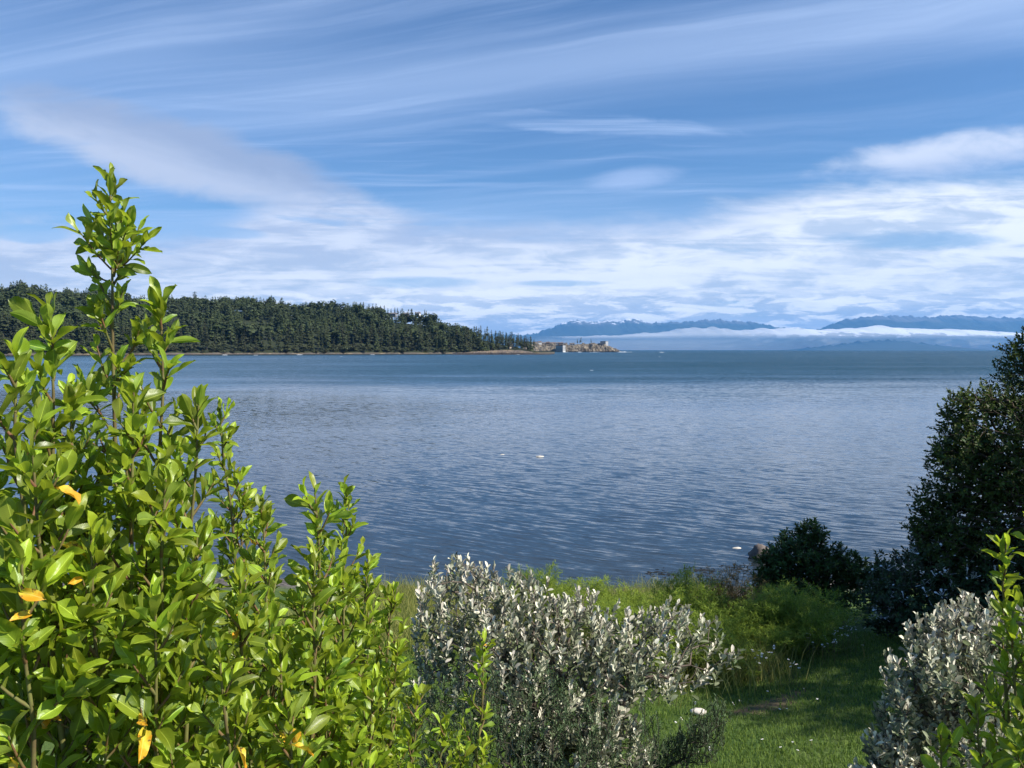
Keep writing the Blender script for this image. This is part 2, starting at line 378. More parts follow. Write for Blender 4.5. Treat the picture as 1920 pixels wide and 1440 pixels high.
M_ROCK = plain_mat('dark_rock', (.09, .075, .065), .85, .3, 6, col2=(.17, .14, .12), bump=.03)
M_PALE = plain_mat('pale_rock', (.55, .50, .42), .8, .2, 14, bump=.01)
M_KELP = plain_mat('seaweed', (.02, .018, .012), .35, .3, 10, spec=.5)
M_FOAM = plain_mat('foam', (.75, .78, .8), .7, .1)

# ------------------------------------------------------------------ water
def water_mat():
    m_, t = newmat('sea_water'); pos = t.n('ShaderNodeNewGeometry').outputs['Position']
    x, y, _ = t.xyz(pos)
    a = t.sub(t.mul(x, .88), t.mul(y, .47)); b = t.add(t.mul(x, .47), t.mul(y, .88))
    wob = t.noise(t.vec(t.mul(x, .12), t.mul(y, .12), 0), 1, 2, .5)
    b2 = t.add(b, t.mul(wob, 2.2))
    def sl(ka, kb, zz, det=2, ro=.5): return t.sub(t.noise(t.vec(t.mul(a, ka), t.mul(b2, kb), zz), 1, det, ro), .5)
    s1 = sl(.65, 4.4, 0.); s2 = sl(2.6, 13., 3.); s3 = sl(.12, .5, 6.); lat = sl(1.5, 3.3, 9.)
    fw = t.noise(t.vec(t.mul(x, .012), t.mul(y, .03), 4.), 1, 4, .6)
    far = t.ss(t.mul(y, t.add(.45, t.mul(fw, 1.1))), 42, 210, smooth=True)
    veryfar = t.ss(y, 120, 800)
    patch = t.noise(t.vec(t.mul(x, .006), t.mul(y, .022), 2.), 1, 4, .55, .6)
    calm = t.ss(patch, .40, .62, 1.15, .65)
    amp = t.mul(calm, t.add(.74, t.mul(far, 2.2)))
    s = t.add(t.mul(s1, .42), t.add(t.mul(s2, .30), t.mul(s3, t.add(.05, t.mul(far, .3)))))
    s = t.mul(s, amp)
    s = t.add(t.mul(s, t.sub(1.0, far)), t.mul(far, t.add(.09, t.mul(t.m('ABSOLUTE', s), 1.3))))
    ny = t.sub(t.mul(s, -.88), t.mul(t.mul(lat, amp), -.1)); nx = t.add(t.mul(s, -.47), t.mul(t.mul(lat, amp), .22))
    v = t.n('ShaderNodeVectorMath', operation='NORMALIZE'); t.put(v.inputs[0], t.vec(nx, ny, 1.0))
    deep = t.mix(far, (.012, .023, .034), (.005, .036, .048))
    shore = t.ss(y, 28, 20)
    c = t.mix(t.mul(shore, .5), deep, (.022, .026, .022))
    cap = t.noise(t.vec(t.mul(x, .12), t.mul(y, .05), 5.), 1, 6, .75)
    foam = t.mul(t.mul(t.ss(cap, .735, .76), veryfar), .6)
    c = t.mix(foam, c, (.6, .65, .7))
    p = pbsdf(t, c, t.add(.06, t.mul(far, .06)), .5, v.outputs[0], IOR=1.333)
    out(t, p); return m_
xs = np.array([-90000, -20000, -4000, -600, -100, 0, 100, 600, 4000, 20000, 90000.]); ys = np.array([12, 40, 100, 400, 1500, 6000, 20000, 40000.])
Xg, Yg = np.meshgrid(xs, ys); nx_ = len(xs)
fi = (np.arange(len(ys) - 1)[:, None] * nx_ + np.arange(nx_ - 1)[None]).ravel()
tag(obj('water', mesh('water', np.stack([Xg, Yg, 0 * Xg], -1).reshape(-1, 3), [np.stack([fi, fi + 1, fi + nx_ + 1, fi + nx_], -1)], [water_mat()])), 'wind rippled blue sea water reaching the horizon', 'water', kind='structure')

# ------------------------------------------------------------------ near ground
DIRT = [(gp(x_, y_), r_) for x_, y_, r_ in ((1385, 1338, .14), (1410, 1332, .20), (1430, 1326, .24), (1450, 1320, .24), (1468, 1313, .22), (1485, 1304, .20), (1500, 1297, .16), (1516, 1290, .12))]
def ground_mat():
    m_, t = newmat('lawn_ground'); pos = t.n('ShaderNodeNewGeometry').outputs['Position']; x, y, z = t.xyz(pos)
    n1 = t.noise(pos, 1.3, 5, .6); n2 = t.noise(pos, 14, 5, .65)
    c = t.mix(t.ss(n1, .35, .65), (.045, .085, .016), (.09, .13, .03))
    c = t.hsv(c, .5, 1, t.add(.6, t.mul(n2, .8)))
    dm = None
    for p, r_ in DIRT:
        dx, dy = t.sub(x, float(p[0])), t.sub(y, float(p[1])); q = t.m('SQRT', t.add(t.mul(dx, dx), t.mul(t.mul(dy, dy), 1.0)))
        k = t.ss(t.add(q, t.mul(t.sub(n2, .5), .45)), r_ * .9, r_ * .2); dm = k if dm is None else t.m('MAXIMUM', dm, k)
    c = t.mix(t.mul(dm, .8), c, t.mix(n2, (.10, .06, .035), (.19, .12, .075)))
    beach = t.ss(t.add(z, t.mul(t.sub(n1, .5), .3)), .42, .22)
    peb = t.n('ShaderNodeTexVoronoi'); t.put(peb.inputs['Vector'], pos); peb.inputs['Scale'].default_value = 9
    c = t.mix(beach, c, t.mix(t.xyz(peb.outputs['Color'])[0], (.05, .045, .04), (.16, .14, .12)))
    b = t.n('ShaderNodeBump'); b.inputs['Distance'].default_value = .03; t.put(b.inputs['Height'], n2)
    out(t, pbsdf(t, c, .9, .2, b.outputs[0])); return m_
xs = np.arange(-40, 50.01, .5); ys = np.concatenate([np.arange(-12, 24, .25), np.arange(24, 60, 2.)])
Xg, Yg = np.meshgrid(xs, ys); nx_ = len(xs); fi = (np.arange(len(ys) - 1)[:, None] * nx_ + np.arange(nx_ - 1)[None]).ravel()
tag(obj('ground', mesh('ground', np.stack([Xg, Yg, zg(Xg, Yg)], -1).reshape(-1, 3), [np.stack([fi, fi + 1, fi + nx_ + 1, fi + nx_], -1)], [ground_mat()], smooth=True)), 'sloping lawn running down to a pebbly shore', 'ground', kind='structure')

def blades(name, P, h, w, lean, mats, label, cat, kind='stuff'):
    n = len(P); a = rng.uniform(0, 2 * np.pi, n); side = np.c_[np.cos(a), np.sin(a), 0 * a] * w[:, None] * .5
    b = rng.uniform(0, 2 * np.pi, n); le = np.c_[np.cos(b), np.sin(b), 0 * b] * (h * lean * rng.uniform(.2, 1, n))[:, None]
    up = np.c_[0 * h, 0 * h, h]
    V = np.stack([P - side, P + side, P + side * .7 + up * .55 + le * .35, P - side * .7 + up * .55 + le * .35, P + up * .95 + le], 1).reshape(-1, 3)
    o = np.arange(n) * 5
    me = mesh(name, V, [np.stack([o, o + 1, o + 2, o + 3], -1), np.stack([o + 3, o + 2, o + 4], -1)], mats, attrs={'rnd': np.repeat(rng.uniform(0, 1, n), 5)})
    return tag(obj(name, me), label, cat, kind=kind)
n = 190000
gx = rng.uniform(-2.8, 8.5, n); gy = 5.3 + rng.uniform(0, 1, n) ** 1.5 * 7.5
P = np.c_[gx, gy, zg(gx, gy)]
keep = np.ones(n, bool)
for p, r_ in DIRT: keep &= (np.hypot(gx - p[0], gy - p[1]) > r_ * .6) | (rng.uniform(0, 1, n) < .35)
P = P[keep]; hh = rng.uniform(.025, .06, len(P)) * np.where(rng.uniform(0, 1, len(P)) < .02, 1.8, 1)
blades('lawn_grass', P, hh, rng.uniform(.005, .009, len(P)), .8, [M_GRASS], 'short mown green lawn grass', 'grass')
n = 26000
gx = np.concatenate([rng.uniform(-4, 4.6, n), rng.uniform(1.6, 3.4, n // 3)]); gy = np.concatenate([rng.uniform(10, 19, n), rng.normal(9.6, .6, n // 3)])
P = np.c_[gx, gy, zg(gx, gy)]
lx = 2.9 + (gy - 9) * .1
keep = (gx < lx + rng.normal(0, .25, len(gx))) | (gy > 12.5)
P = P[keep]
blades('tall_grass', P, rng.uniform(.15, .5, len(P)), rng.uniform(.006, .012, len(P)), .9, [M_TALLGRASS], 'unmown tall grass with straw coloured stems above the shore', 'grass')

# ------------------------------------------------------------------ laurels
LT = [leaf_template(5, 9, .62, -.12, fo, cu, wa, .06, tw_, td) for fo, cu, wa, tw_, td in
      ((.22, .10, .5, 0, .1), (.30, .22, .9, .22, .0), (.15, .38, .6, -.25, .3), (.38, .05, 1.2, .15, -.2), (.20, .25, .3, -.1, .8), (.25, -.12, .8, .35, .2))]
YT = [leaf_template(5, 9, .62, -.1, .35, cu, 1.2, .06, tw_, td) for cu, tw_, td in ((.3, .35, 0), (.15, -.4, .5), (.4, .2, -.3))]
def laurel(name, base, leaders, label, group=None, floor_py=1600, leafL=.068, yellow=0, step=.05, lat_max=.20, density=1.15, extras=(), shade_leaders=(), youth=.5):
    root = empty(name, base, label, 'bush', group); B0 = np.array(base, float)
    P, A_, PH, AL, L_, AG = [], [], [], [], [], []; st = MB(); tw = MB(); lowshoots = []
    def leafy(poly, frac, n, L, young):
        poly = np.asarray(poly); seg = np.r_[0, np.cumsum(np.linalg.norm(np.diff(poly, axis=0), axis=1))]
        s = np.linspace(frac, 1, n) * seg[-1]
        pts = np.stack([np.interp(s, seg, poly[:, k]) for k in range(3)], 1)
        s2 = np.minimum(s + .01, seg[-1]); s1 = np.maximum(s - .01, 0)
        ax = unit(np.stack([np.interp(s2, seg, poly[:, k]) - np.interp(s1, seg, poly[:, k]) for k in range(3)], 1))
        f_ = np.linspace(0, 1, n); ph = np.arange(n) * 2.4 + rng.uniform(0, 6.28) + rng.normal(0, .25, n)
        al = (.92 - .62 * f_ ** 1.3) + rng.normal(0, .16, n)
        LL = L * (.72 + .42 * np.sin(np.pi * (.2 + .72 * f_))) * rng.uniform(.62, 1.15, n)
        P.append(pts); A_.append(ax); PH.append(ph); AL.append(al); L_.append(LL)
        AG.append(np.clip(young * (.35 + .75 * f_) + rng.normal(0, .14, n), 0, 1))
    def curve(p0, d0, ln, up=.6, k=6):
        d_ = unit(d0); pts = [np.array(p0, float)]
        for i in range(k - 1):
            d_ = unit(d_ + np.array([0, 0, up / k]) + rng.normal(0, .06, 3)); pts.append(pts[-1] + d_ * ln / (k - 1))
        return np.array(pts)
    for (tx, ty, D, sc, spread) in list(leaders) + list(shade_leaders):
        T_ = at(tx, ty, D) - np.array([0, 0, .045 * sc]) if abs(tx) > 20 else np.array([tx, D, ty]); L0 = leafL * sc
        zmin = at(tx, floor_py, D)[2] if abs(tx) > 20 else 4.3
        foot = B0 + np.array([rng.normal(0, .06), rng.normal(0, .06), 0])
        mid = foot * .45 + T_ * .55 + np.array([rng.normal(0, .04), rng.normal(0, .04), 0]); mid[:2] = foot[:2] * .25 + T_[:2] * .75
        s = np.linspace(0, 1, 16)[:, None]; poly = (1 - s) ** 2 * foot + 2 * s * (1 - s) * mid + s ** 2 * T_
        poly[1:-1] += rng.normal(0, .006, (14, 3))
        rad = np.interp(np.linspace(0, 1, 16), [0, .6, 1], [.016, .0085, .0022]) * (.6 + .4 * sc)
        st.tube(poly, rad, 7)
        seg = np.r_[0, np.cumsum(np.linalg.norm(np.diff(poly, axis=0), axis=1))]; tot = seg[-1]
        def onstem(h): return np.array([np.interp(tot - h, seg, poly[:, k]) for k in range(3)])
        top = np.array([onstem(h) for h in np.linspace(.17 * sc, 0, 8)])
        leafy(top, .0, int(9 * density) + 2, L0, youth + .25)
        h = .07 * sc; phi = rng.uniform(0, 6.28)
        while True:
            p0 = onstem(h)
            if p0[2] < zmin or h > tot * .9: break
            phi += 2.4 + rng.normal(0, .3)
            ln = min(lat_max, .04 + spread * .62 * h) * rng.uniform(.72, 1.12)
            d0 = np.array([math.cos(phi), math.sin(phi), rng.uniform(.75, 1.35)])
            poly2 = curve(p0, d0, ln, .9); tw.tube(poly2, np.linspace(.0042, .0016, len(poly2)) * (.6 + .4 * sc), 5)
            yng = youth * (1.15 if h < .5 else .85) + rng.normal(0, .1)
            leafy(poly2, .45 if ln > .12 else .25, max(5, int((4 + ln * 16) * density)), L0, yng)
            for fr in ((.5,) if ln > .12 else ()):
                q0 = poly2[int(fr * 5)]; a2 = phi + rng.choice([-1, 1]) * rng.uniform(.6, 1.2)
                p3 = curve(q0, np.array([math.cos(a2), math.sin(a2), rng.uniform(.6, 1.3)]), ln * rng.uniform(.4, .65), .8, 5)
                tw.tube(p3, np.linspace(.003, .0014, len(p3)), 4); leafy(p3, .3, max(4, int(7 * density)), L0 * .95, yng + .05)
            h += step * sc * rng.uniform(.7, 1.3)
    for q0, q1, n_ in extras:
        q0, q1 = np.array(q0), np.array(q1); m0 = (q0 + q1) / 2 + np.array([0, 0, -.012]); s = np.linspace(0, 1, 6)[:, None]
        pl_ = (1 - s) ** 2 * q0 + 2 * s * (1 - s) * m0 + s ** 2 * q1; tw.tube(pl_, np.linspace(.0028, .0013, 6), 5); leafy(pl_, .25, n_, leafL * .92, youth + .15)
    P, A_, PH, AL, L_, AG = (np.concatenate(q) for q in (P, A_, PH, AL, L_, AG))
    A_ = unit(A_ + rng.normal(0, .12, A_.shape)); T, N = place(A_, PH, AL)
    tw_ = rng.normal(0, .35, len(P))[:, None]; N = unit(N * np.cos(tw_) + np.cross(T, N) * np.sin(tw_))
    Wd = L_ * rng.uniform(.27, .40, len(P)); n = len(P)
    isy = np.zeros(n, bool)
    if yellow:
        front = np.hypot(P[:, 0] - B0[0], 0) * 0 + P[:, 1]; vis = (P[:, 2] < at(0, 820, 2.0)[2]) & (P[:, 2] > at(0, 1400, 2.0)[2]) & (P[:, 0] > at(130, 900, 1.8)[0]); cand = np.where(vis & (front < np.quantile(front[vis], .2)) & (AG < np.quantile(AG, .7)))[0]; isy[rng.choice(cand if len(cand) >= yellow else np.arange(n), yellow, replace=False)] = True
    g = ~isy; off = B0
    obj('foliage', leaf_mesh('laurel_foliage', P[g] - off, T[g], N[g], L_[g], Wd[g], rng.uniform(0, 1, g.sum()), AG[g], LT, [M_LAUREL]), root)
    for m_, nm, mt in ((st, 'stems', M_STEM), (tw, 'twigs', M_TWIG)):
        m_.V = [v - off for v in m_.V]; obj(nm, m_.mesh('laurel_' + nm, [mt], smooth=True), root)
    for i in np.where(isy)[0]:
        s_ = [i]; Td = unit(T[s_] + np.array([[0, 0, -.9]])); Nd = unit(np.cross(np.cross(Td, N[s_]), Td))
        o = obj('yellow_leaf', leaf_mesh('yellow_leaf', P[s_] - off, Td, Nd, L_[s_] * rng.uniform(.65, .95), Wd[s_] * rng.uniform(.6, .9), np.array([.5]), np.array([.5]), YT, [M_YELLOW]), root)
        o['label'] = 'dying yellow leaf hanging in the green foliage'
    return root, n
def gbase(pxx, D): xx = (pxx - 960) / F * D; return (xx, D, float(zg(xx, D)) - .03)
tot = 0
_, n = laurel('laurel_bush', gbase(170, 2.15),
    [(205, 300, 2.1, .9, .30), (92, 540, 1.85, 1, .40), (300, 530, 1.95, 1, .36), (30, 625, 1.7, 1.05, .42), (-70, 700, 1.8, 1, .45), (60, 800, 1.55, 1.05, .5),
     (130, 690, 1.9, 1, .5), (250, 700, 1.8, .95, .45), (372, 720, 1.95, 1, .30), (310, 860, 1.75, 1, .42), (170, 960, 1.6, 1.05, .5), (40, 1010, 1.5, 1.1, .5), (370, 960, 1.8, 1, .42), (290, 1080, 1.6, 1, .5), (-60, 900, 1.7, 1, .5)],
    'tallest glossy green laurel bush, its leading shoot rising above the wooded hill into the sky', 'laurel bushes in the garden', yellow=14, youth=.5, leafL=.071,
    extras=[(at(214, 500 + dy_, 2.1), at(a_, b_, 2.1 + dd_), n_) for a_, b_, dd_, dy_, n_ in ((150, 435, -.02, 10, 9), (172, 415, .06, -5, 9), (262, 425, .04, 8, 9), (276, 448, -.05, 12, 9), (243, 412, -.08, -8, 8), (160, 505, .03, 30, 7), (205, 415, -.10, 0, 8), (228, 440, .10, 5, 8), (188, 440, .12, 0, 8), (222, 470, -.12, 18, 7))]); tot += n
_, n = laurel('laurel_bush', gbase(560, 2.3),
    [(590, 888, 2.05, .95, .36), (492, 915, 2.3, .9, .36), (590, 1010, 1.95, .95, .34), (450, 1050, 1.8, 1, .36), (640, 1030, 2.35, .9, .42), (525, 1190, 1.8, 1, .42), (690, 1120, 2.5, .85, .42), (610, 1200, 2.0, .95, .5), (410, 1180, 1.65, 1, .5), (700, 1250, 2.2, .85, .5), (540, 1290, 1.75, 1, .5), (780, 1280, 2.5, .75, .45), (840, 1330, 2.5, .75, .4), (660, 1340, 1.95, .9, .5)],
    'lower glossy laurel bush between the tall laurel and the silver shrub', 'laurel bushes in the garden', yellow=9, youth=.62); tot += n
_, n = laurel('laurel_bush', gbase(590, 3.15),
    [(645, 893, 3.0, .95, .32), (412, 742, 2.8, .85, .28), (690, 1030, 3.0, .9, .4), (738, 1085, 3.0, .9, .36), (600, 980, 3.1, .95, .4), (440, 860, 2.9, .9, .36), (745, 1190, 2.9, .9, .4)],
    'small leaved laurel with two slim pointed tops against the water, behind the nearer laurels', 'laurel bushes in the garden', yellow=2, youth=.75); tot += n
_, n = laurel('laurel_sapling', gbase(868, 2.75),
    [(905, 1178, 2.6, .7, .20), (905, 1385, 2.55, .7, .34), (860, 1370, 2.55, .7, .34)],
    'thin laurel sapling with yellow green top in front of the dark rosemary', yellow=1, step=.07, youth=.9); tot += n
_, n = laurel('laurel_bush', gbase(1990, 2.6),
    [(1888, 985, 2.5, .95, .24), (1945, 935, 2.4, .95, .28), (2010, 880, 2.5, 1, .4), (1900, 1120, 2.45, .95, .26), (1830, 1290, 2.25, 1, .22), (1765, 1350, 2.2, .95, .22), (1925, 1290, 2.1, 1, .3), (2000, 1150, 2.4, 1, .4), (1860, 1400, 2.0, .95, .3)],
    'laurel with sunlit top shoots and shaded lower leaves overhanging the rounded silver shrub', 'laurel bushes in the garden', yellow=0, youth=.55, density=.85, lat_max=.16, step=.065, shade_leaders=[(2.35, 6.45, 1.45, 1, .9), (2.7, 6.6, 1.25, 1, .9), (2.6, 6.5, 1.7, 1, .9), (3.0, 6.7, 1.5, 1, .9), (2.2, 6.1, 1.25, 1, .9), (2.4, 6.2, 1.75, 1, .9), (2.5, 6.3, 1.5, 1, .9), (2.8, 6.5, 1.85, 1, .9)]); tot += n  # tall unseen side shoots added to throw shade on the lower leaves
print('laurel leaves', tot)

# ------------------------------------------------------------------ generic leafy shrubs from tip clouds
def rosette(tips, dirs, nl, L, alpha0, alpha1, depth, jit=.2):
    n = len(tips); f_ = np.tile(np.linspace(0, 1, nl), n); A = np.repeat(unit(dirs), nl, 0); Pp = np.repeat(tips, nl, 0) - A * ((1 - f_) * depth)[:, None]
    ph = np.tile(np.arange(nl) * 2.4, n) + np.repeat(rng.uniform(0, 6.28, n), nl) + rng.normal(0, .3, n * nl)
    al = alpha0 + (alpha1 - alpha0) * f_ + rng.normal(0, jit, n * nl); T, N = place(A, ph, al)
    return Pp, T, N, L * rng.uniform(.7, 1.2, n * nl) * (1 - .25 * f_), f_
def shrub(name, base, tips, dirs, label, cat, nl, L, wr, temps, leafm, barkm, r0=.0016, a0=1.2, a1=.25, depth=.08, group=None, extra=(), kpl=.35, pw=.5, rmax=.1, age_fn=None, youth=1.0, twig_name='branches'):
    root = empty(name, base, label, cat, group); B0 = np.array(base, float)
    A, par, cnt, end = grow(B0, tips, extra, kpl)
    me = skeleton_mesh(name + '_wood', A - B0, par, cnt, r0, pw, 5, [barkm], rmax); obj(twig_name, me, root)
    Pp, T, N, LL, f_ = rosette(tips, dirs, nl, L, a0, a1, depth)
    n = len(Pp); tipv = np.repeat(np.where(rng.uniform(0, 1, len(tips)) < .42, rng.uniform(.1, .45, len(tips)), 1.0), nl) if leafm is M_SILVER else 1.0
    age = np.clip((f_ * .7 + rng.normal(.1, .2, n)) * youth * tipv, 0, 1)
    obj('foliage', leaf_mesh(name + '_leaves', Pp - B0, T, N, LL, LL * wr * rng.uniform(.8, 1.2, n), rng.uniform(0, 1, n), age, temps, [leafm]), root)
    return root
ST = [leaf_template(3, 6, .5, .12, fo, cu, 0, .1, tw_) for fo, cu, tw_ in ((.3, .12, 0), (.45, -.1, .2), (.2, .28, -.2))]
def curtain(n, xs, tops, D0, D1, drop, pw=1.6):
    """tips under a pixel skyline: (px, py) skyline, D0..D1 metres deep, falling 'drop' metres below it"""
    xx = rng.uniform(xs[0], xs[-1], n); yt = np.interp(xx, xs, tops); Dd = rng.uniform(D0, D1, n)
    mid = (D0 + D1) / 2
    out_ = np.array([at(a, b, mid) for a, b in zip(xx, yt)])
    if pw < 1.25:
        ce = out_[rng.integers(0, n, max(6, n // 6))]; Dc = rng.uniform(D0, D1, len(ce)); w_ = rng.integers(0, len(ce), n); out_[:, 0] = .3 * out_[:, 0] + .7 * (ce[w_, 0] + rng.normal(0, .05, n)); Dd = .3 * Dd + .7 * (Dc[w_] + rng.normal(0, .05, n))
    px_ = 960 + out_[:, 0] / mid * F; out_[:, 2] = [at(a, b, mid)[2] for a, b in zip(px_, np.interp(px_, xs, tops))]
    out_[:, 0] *= Dd / mid / (1.0); out_[:, 1] = Dd
    rel = (Dd - mid) / ((D1 - D0) / 2)
    up_ = rng.uniform(0, 1, n) < .07; out_[up_, 2] += rng.uniform(.02, .11, up_.sum())
    out_[:, 2] -= .18 * rel ** 2 + drop * rng.uniform(0, 1, n) ** pw + np.abs(rng.normal(0, .02, n))
    return out_
mx = [738, 790, 830, 900, 960, 1000, 1060, 1100, 1150, 1200, 1250, 1290, 1340, 1362]
my = [1112, 1082, 1052, 1048, 1066, 1086, 1106, 1104, 1132, 1150, 1132, 1134, 1166, 1190]
tips = curtain(860, mx, my, 4.2, 5.3, .75, 1.1)
low = curtain(170, [900, 1000, 1150, 1250], [1300, 1320, 1320, 1345], 4.2, 4.7, .3, 1.0)
tw_ = np.array([at(1385, 1222, 4.5), at(1372, 1224, 4.5), at(1358, 1228, 4.5), at(1345, 1260, 4.6), at(1330, 1262, 4.6), at(1310, 1275, 4.5)])
# underside is open towards the right
pxx_ = 960 + tips[:, 0] / tips[:, 1] * F; pyy_ = 656 + (CAMZ - tips[:, 2]) / tips[:, 1] * F
k = pyy_ < np.interp(pxx_, [1120, 1180, 1280, 1380], [1500, 1340, 1300, 1250])
tips = np.concatenate([tips[k], low, tw_])
bs = gbase(1010, 4.8); dirs = unit(tips - np.array(bs)) * .55 + np.array([0, 0, .8]) + rng.normal(0, .2, tips.shape)
shrub('silver_shrub', bs, tips, dirs, 'wide silver grey shrub with whitish felted leaves in the middle of the garden', 'shrub', 10, .058, .42, ST, M_SILVER, M_GREYTWIG, .0018, 1.0, .3, .11, 'silver leaved shrubs', kpl=.3, youth=1.2)
rx = [1622, 1645, 1690, 1720, 1760, 1800, 1840, 1900, 2000]; ry = [1330, 1250, 1200, 1165, 1150, 1135, 1120, 1130, 1150]
tips = curtain(680, rx, ry, 3.5, 4.5, .75, 1.2)
low = curtain(120, [1600, 1650, 1720], [1385, 1370, 1330], 3.6, 4.0, .35, 1.0); tips = np.concatenate([tips, low])
bs = gbase(1860, 4.2); dirs = unit(tips - np.array(bs)) * .6 + np.array([-.1, 0, .75]) + rng.normal(0, .2, tips.shape)
shrub('silver_shrub', bs, tips, dirs, 'rounded silver shrub of pale felted leaves beside the lawn, half behind shaded laurel leaves', 'shrub', 10, .054, .42, ST, M_SILVER, M_GREYTWIG, .0018, 1.0, .3, .11, 'silver leaved shrubs', kpl=.3, youth=1.2)

# rosemary: upright sprigs of needles
NT_ = [leaf_template(2, 3, .5, 0, 0, .1, 0, 0), leaf_template(2, 3, .5, 0, 0, -.15, 0, 0)]
def rosemary(base, sprigs, label):
    root = empty('rosemary_bush', base, label, 'bush', 'rosemary bushes'); B0 = np.array(base, float); wood = MB(); Ps, As = [], []
    mids = np.array([s_[0] for s_ in sprigs]); A, par, cnt, end = grow(B0, mids, kpl=.25)
    r = np.minimum(.0014 * np.maximum(cnt, 1) ** .45, .012); i_ = np.arange(1, len(A)); wood.edges(A[par[i_]], A[i_], np.minimum(r[par[i_]], r[i_] * 1.35), r[i_])
    for p0, d0, ln in sprigs:
        s = np.linspace(0, 1, int(ln / .0034))[:, None]; bend = rng.normal(0, .12, 3)
        pts = p0 + unit(d0) * ln * s + bend * ln * s ** 2; Ps.append(pts); As.append(np.tile(unit(d0 + bend * .5), (len(pts), 1)))
        wood.tube(pts[::max(1, len(pts) // 5)], .0018, 4)
    wood.V = [v - B0 for v in wood.V]; obj('branches', wood.mesh('rosemary_wood', [M_ROSETWIG]), root)
    Pp = np.concatenate(Ps); Aa = np.concatenate(As); n = len(Pp); T, N = place(Aa, np.arange(n) * 1.57 + rng.normal(0, .4, n), rng.normal(.75, .2, n)); LL = rng.uniform(.016, .027, n)
    obj('foliage', leaf_mesh('rosemary_needles', Pp - B0, T, N, LL, LL * .26, rng.uniform(0, 1, n), rng.uniform(0, 1, n), NT_, [M_ROSE]), root)
sp = []
for i in range(640):
    xx = rng.uniform(740, 1150) if i < 560 else rng.uniform(1080, 1240)
    p = at(xx, rng.uniform(1285 + max(0, xx - 1000) * .45, 1540) + max(0, 950 - xx) * .1, rng.uniform(3.7, 5.2))
    sp.append((p, np.array([rng.normal(0, .3), rng.normal(-.1, .25), 1]), rng.uniform(.09, .22)))
rosemary(gbase(960, 4.1), sp, 'dark rosemary of upright needled sprigs in the shade beneath the silver shrub')
sp = []
for i in range(330):
    f_ = rng.uniform(0, 1); xx = 1190 + 165 * f_ + rng.normal(0, 9); yy_ = 1470 - 125 * f_ + rng.normal(0, 14) + (rng.uniform(0, 60) * (1 if rng.uniform() < .4 else 0))
    p = at(xx, yy_, 5.3 - .2 * f_ + rng.normal(0, .12)); p[2] = max(p[2], float(zg(p[0], p[1])) + .05)
    sp.append((p, np.array([rng.normal(.1, .25), rng.normal(0, .2), 1]), rng.uniform(.06, .13)))
rosemary(gbase(1190, 5.3), sp, 'sprawling rosemary leaning out low over the sunlit lawn')

# ------------------------------------------------------------------ dark tree and shrubs by the shore
TT = [leaf_template(3, 4, .6, 0, fo, cu, 0, .08) for fo, cu in ((.4, .15), (.2, .4))]
def cloud_tips(blobs, n, shell=.55):
    vol = np.array([b[3] * b[4] * b[5] for b in blobs]) ** (2 / 3); which = rng.choice(len(blobs), n, p=vol / vol.sum()); out_ = np.zeros((n, 3)); dr = np.zeros((n, 3))
    for i, b in enumerate(blobs):
        s = np.where(which == i)[0]; q = unit(rng.normal(0, 1, (len(s), 3))); r_ = (shell + (1 - shell) * rng.uniform(0, 1, len(s))) * (1 + .12 * np.sin(q[:, 0] * 5 + i) * np.cos(q[:, 2] * 6 + i))
        out_[s] = np.array(b[:3]) + q * r_[:, None] * np.array(b[3:6]); dr[s] = q
    return out_, dr
def bl(pxx, pyy, D, rx_, ry_, rz_): p = at(pxx, pyy, D); return (*p, rx_, ry_, rz_)
base = (9.3, 10.4, float(zg(9.3, 10.4)) - .05)
tb = [bl(1860, 800, 11.6, .75, .8, .75), bl(1975, 750, 12, .9, 1.0, .75), bl(2080, 690, 12.4, 1.6, 1.6, 1.2), bl(1830, 900, 11.4, .75, .7, .7), bl(1790, 990, 11.4, .6, .7, .55), bl(1900, 950, 11.5, .9, .9, .9), bl(2020, 900, 11.8, 1.2, 1.2, 1.1), bl(1745, 935, 11.6, .32, .4, .36), bl(1800, 770, 11.7, .36, .4, .36), bl(1930, 660, 12.2, .45, .5, .38), bl(2180, 820, 12.3, 1.6, 1.5, 1.6), bl(1860, 1060, 11.6, .8, .8, .6), bl(1775, 850, 11.6, .3, .35, .3), bl(2200, 620, 12.8, 1.6, 1.7, 1.3), bl(2010, 600, 12.4, .6, .6, .5)]
tb += [(9.7, 10.3, 5.6, 1.7, 1.5, 2.2), (10.4, 8.8, 6.4, 1.8, 1.6, 2.4), (9.7, 7.5, 7.4, 1.6, 1.5, 1.7), (11.2, 7.6, 8.0, 1.8, 1.7, 1.8), (9.3, 11.5, 3.9, 1.3, 1.3, 1.3), (10.6, 11.8, 7.2, 1.6, 1.6, 1.5), (9.3, 6.2, 8.4, 1.5, 1.4, 1.5), (8.6, 8.9, 8.3, 1.3, 1.3, 1.2), (9.4, 4.9, 9.0, 1.1, 1.0, 1.1), bl(1872, 752, 11.8, .34, .4, .30), bl(1815, 742, 11.6, .16, .2, .16), bl(1722, 985, 11.5, .2, .25, .2), bl(1805, 835, 11.5, .48, .55, .4), bl(1760, 1000, 11.4, .45, .5, .5), bl(1850, 870, 11.3, .8, .8, .8)]  # off-frame crown blobs added to shade lawn and shrubs, then small visible ones
tips, dr = cloud_tips(tb, 19000); dirs = dr + np.array([0, 0, .5]) + rng.normal(0, .35, tips.shape)
trunk = [np.array(base) + np.array(q) for q in ((0, 0, .5), (-.1, 0, 1.0), (-.2, -.05, 1.6), (-.2, -.1, 2.2))]
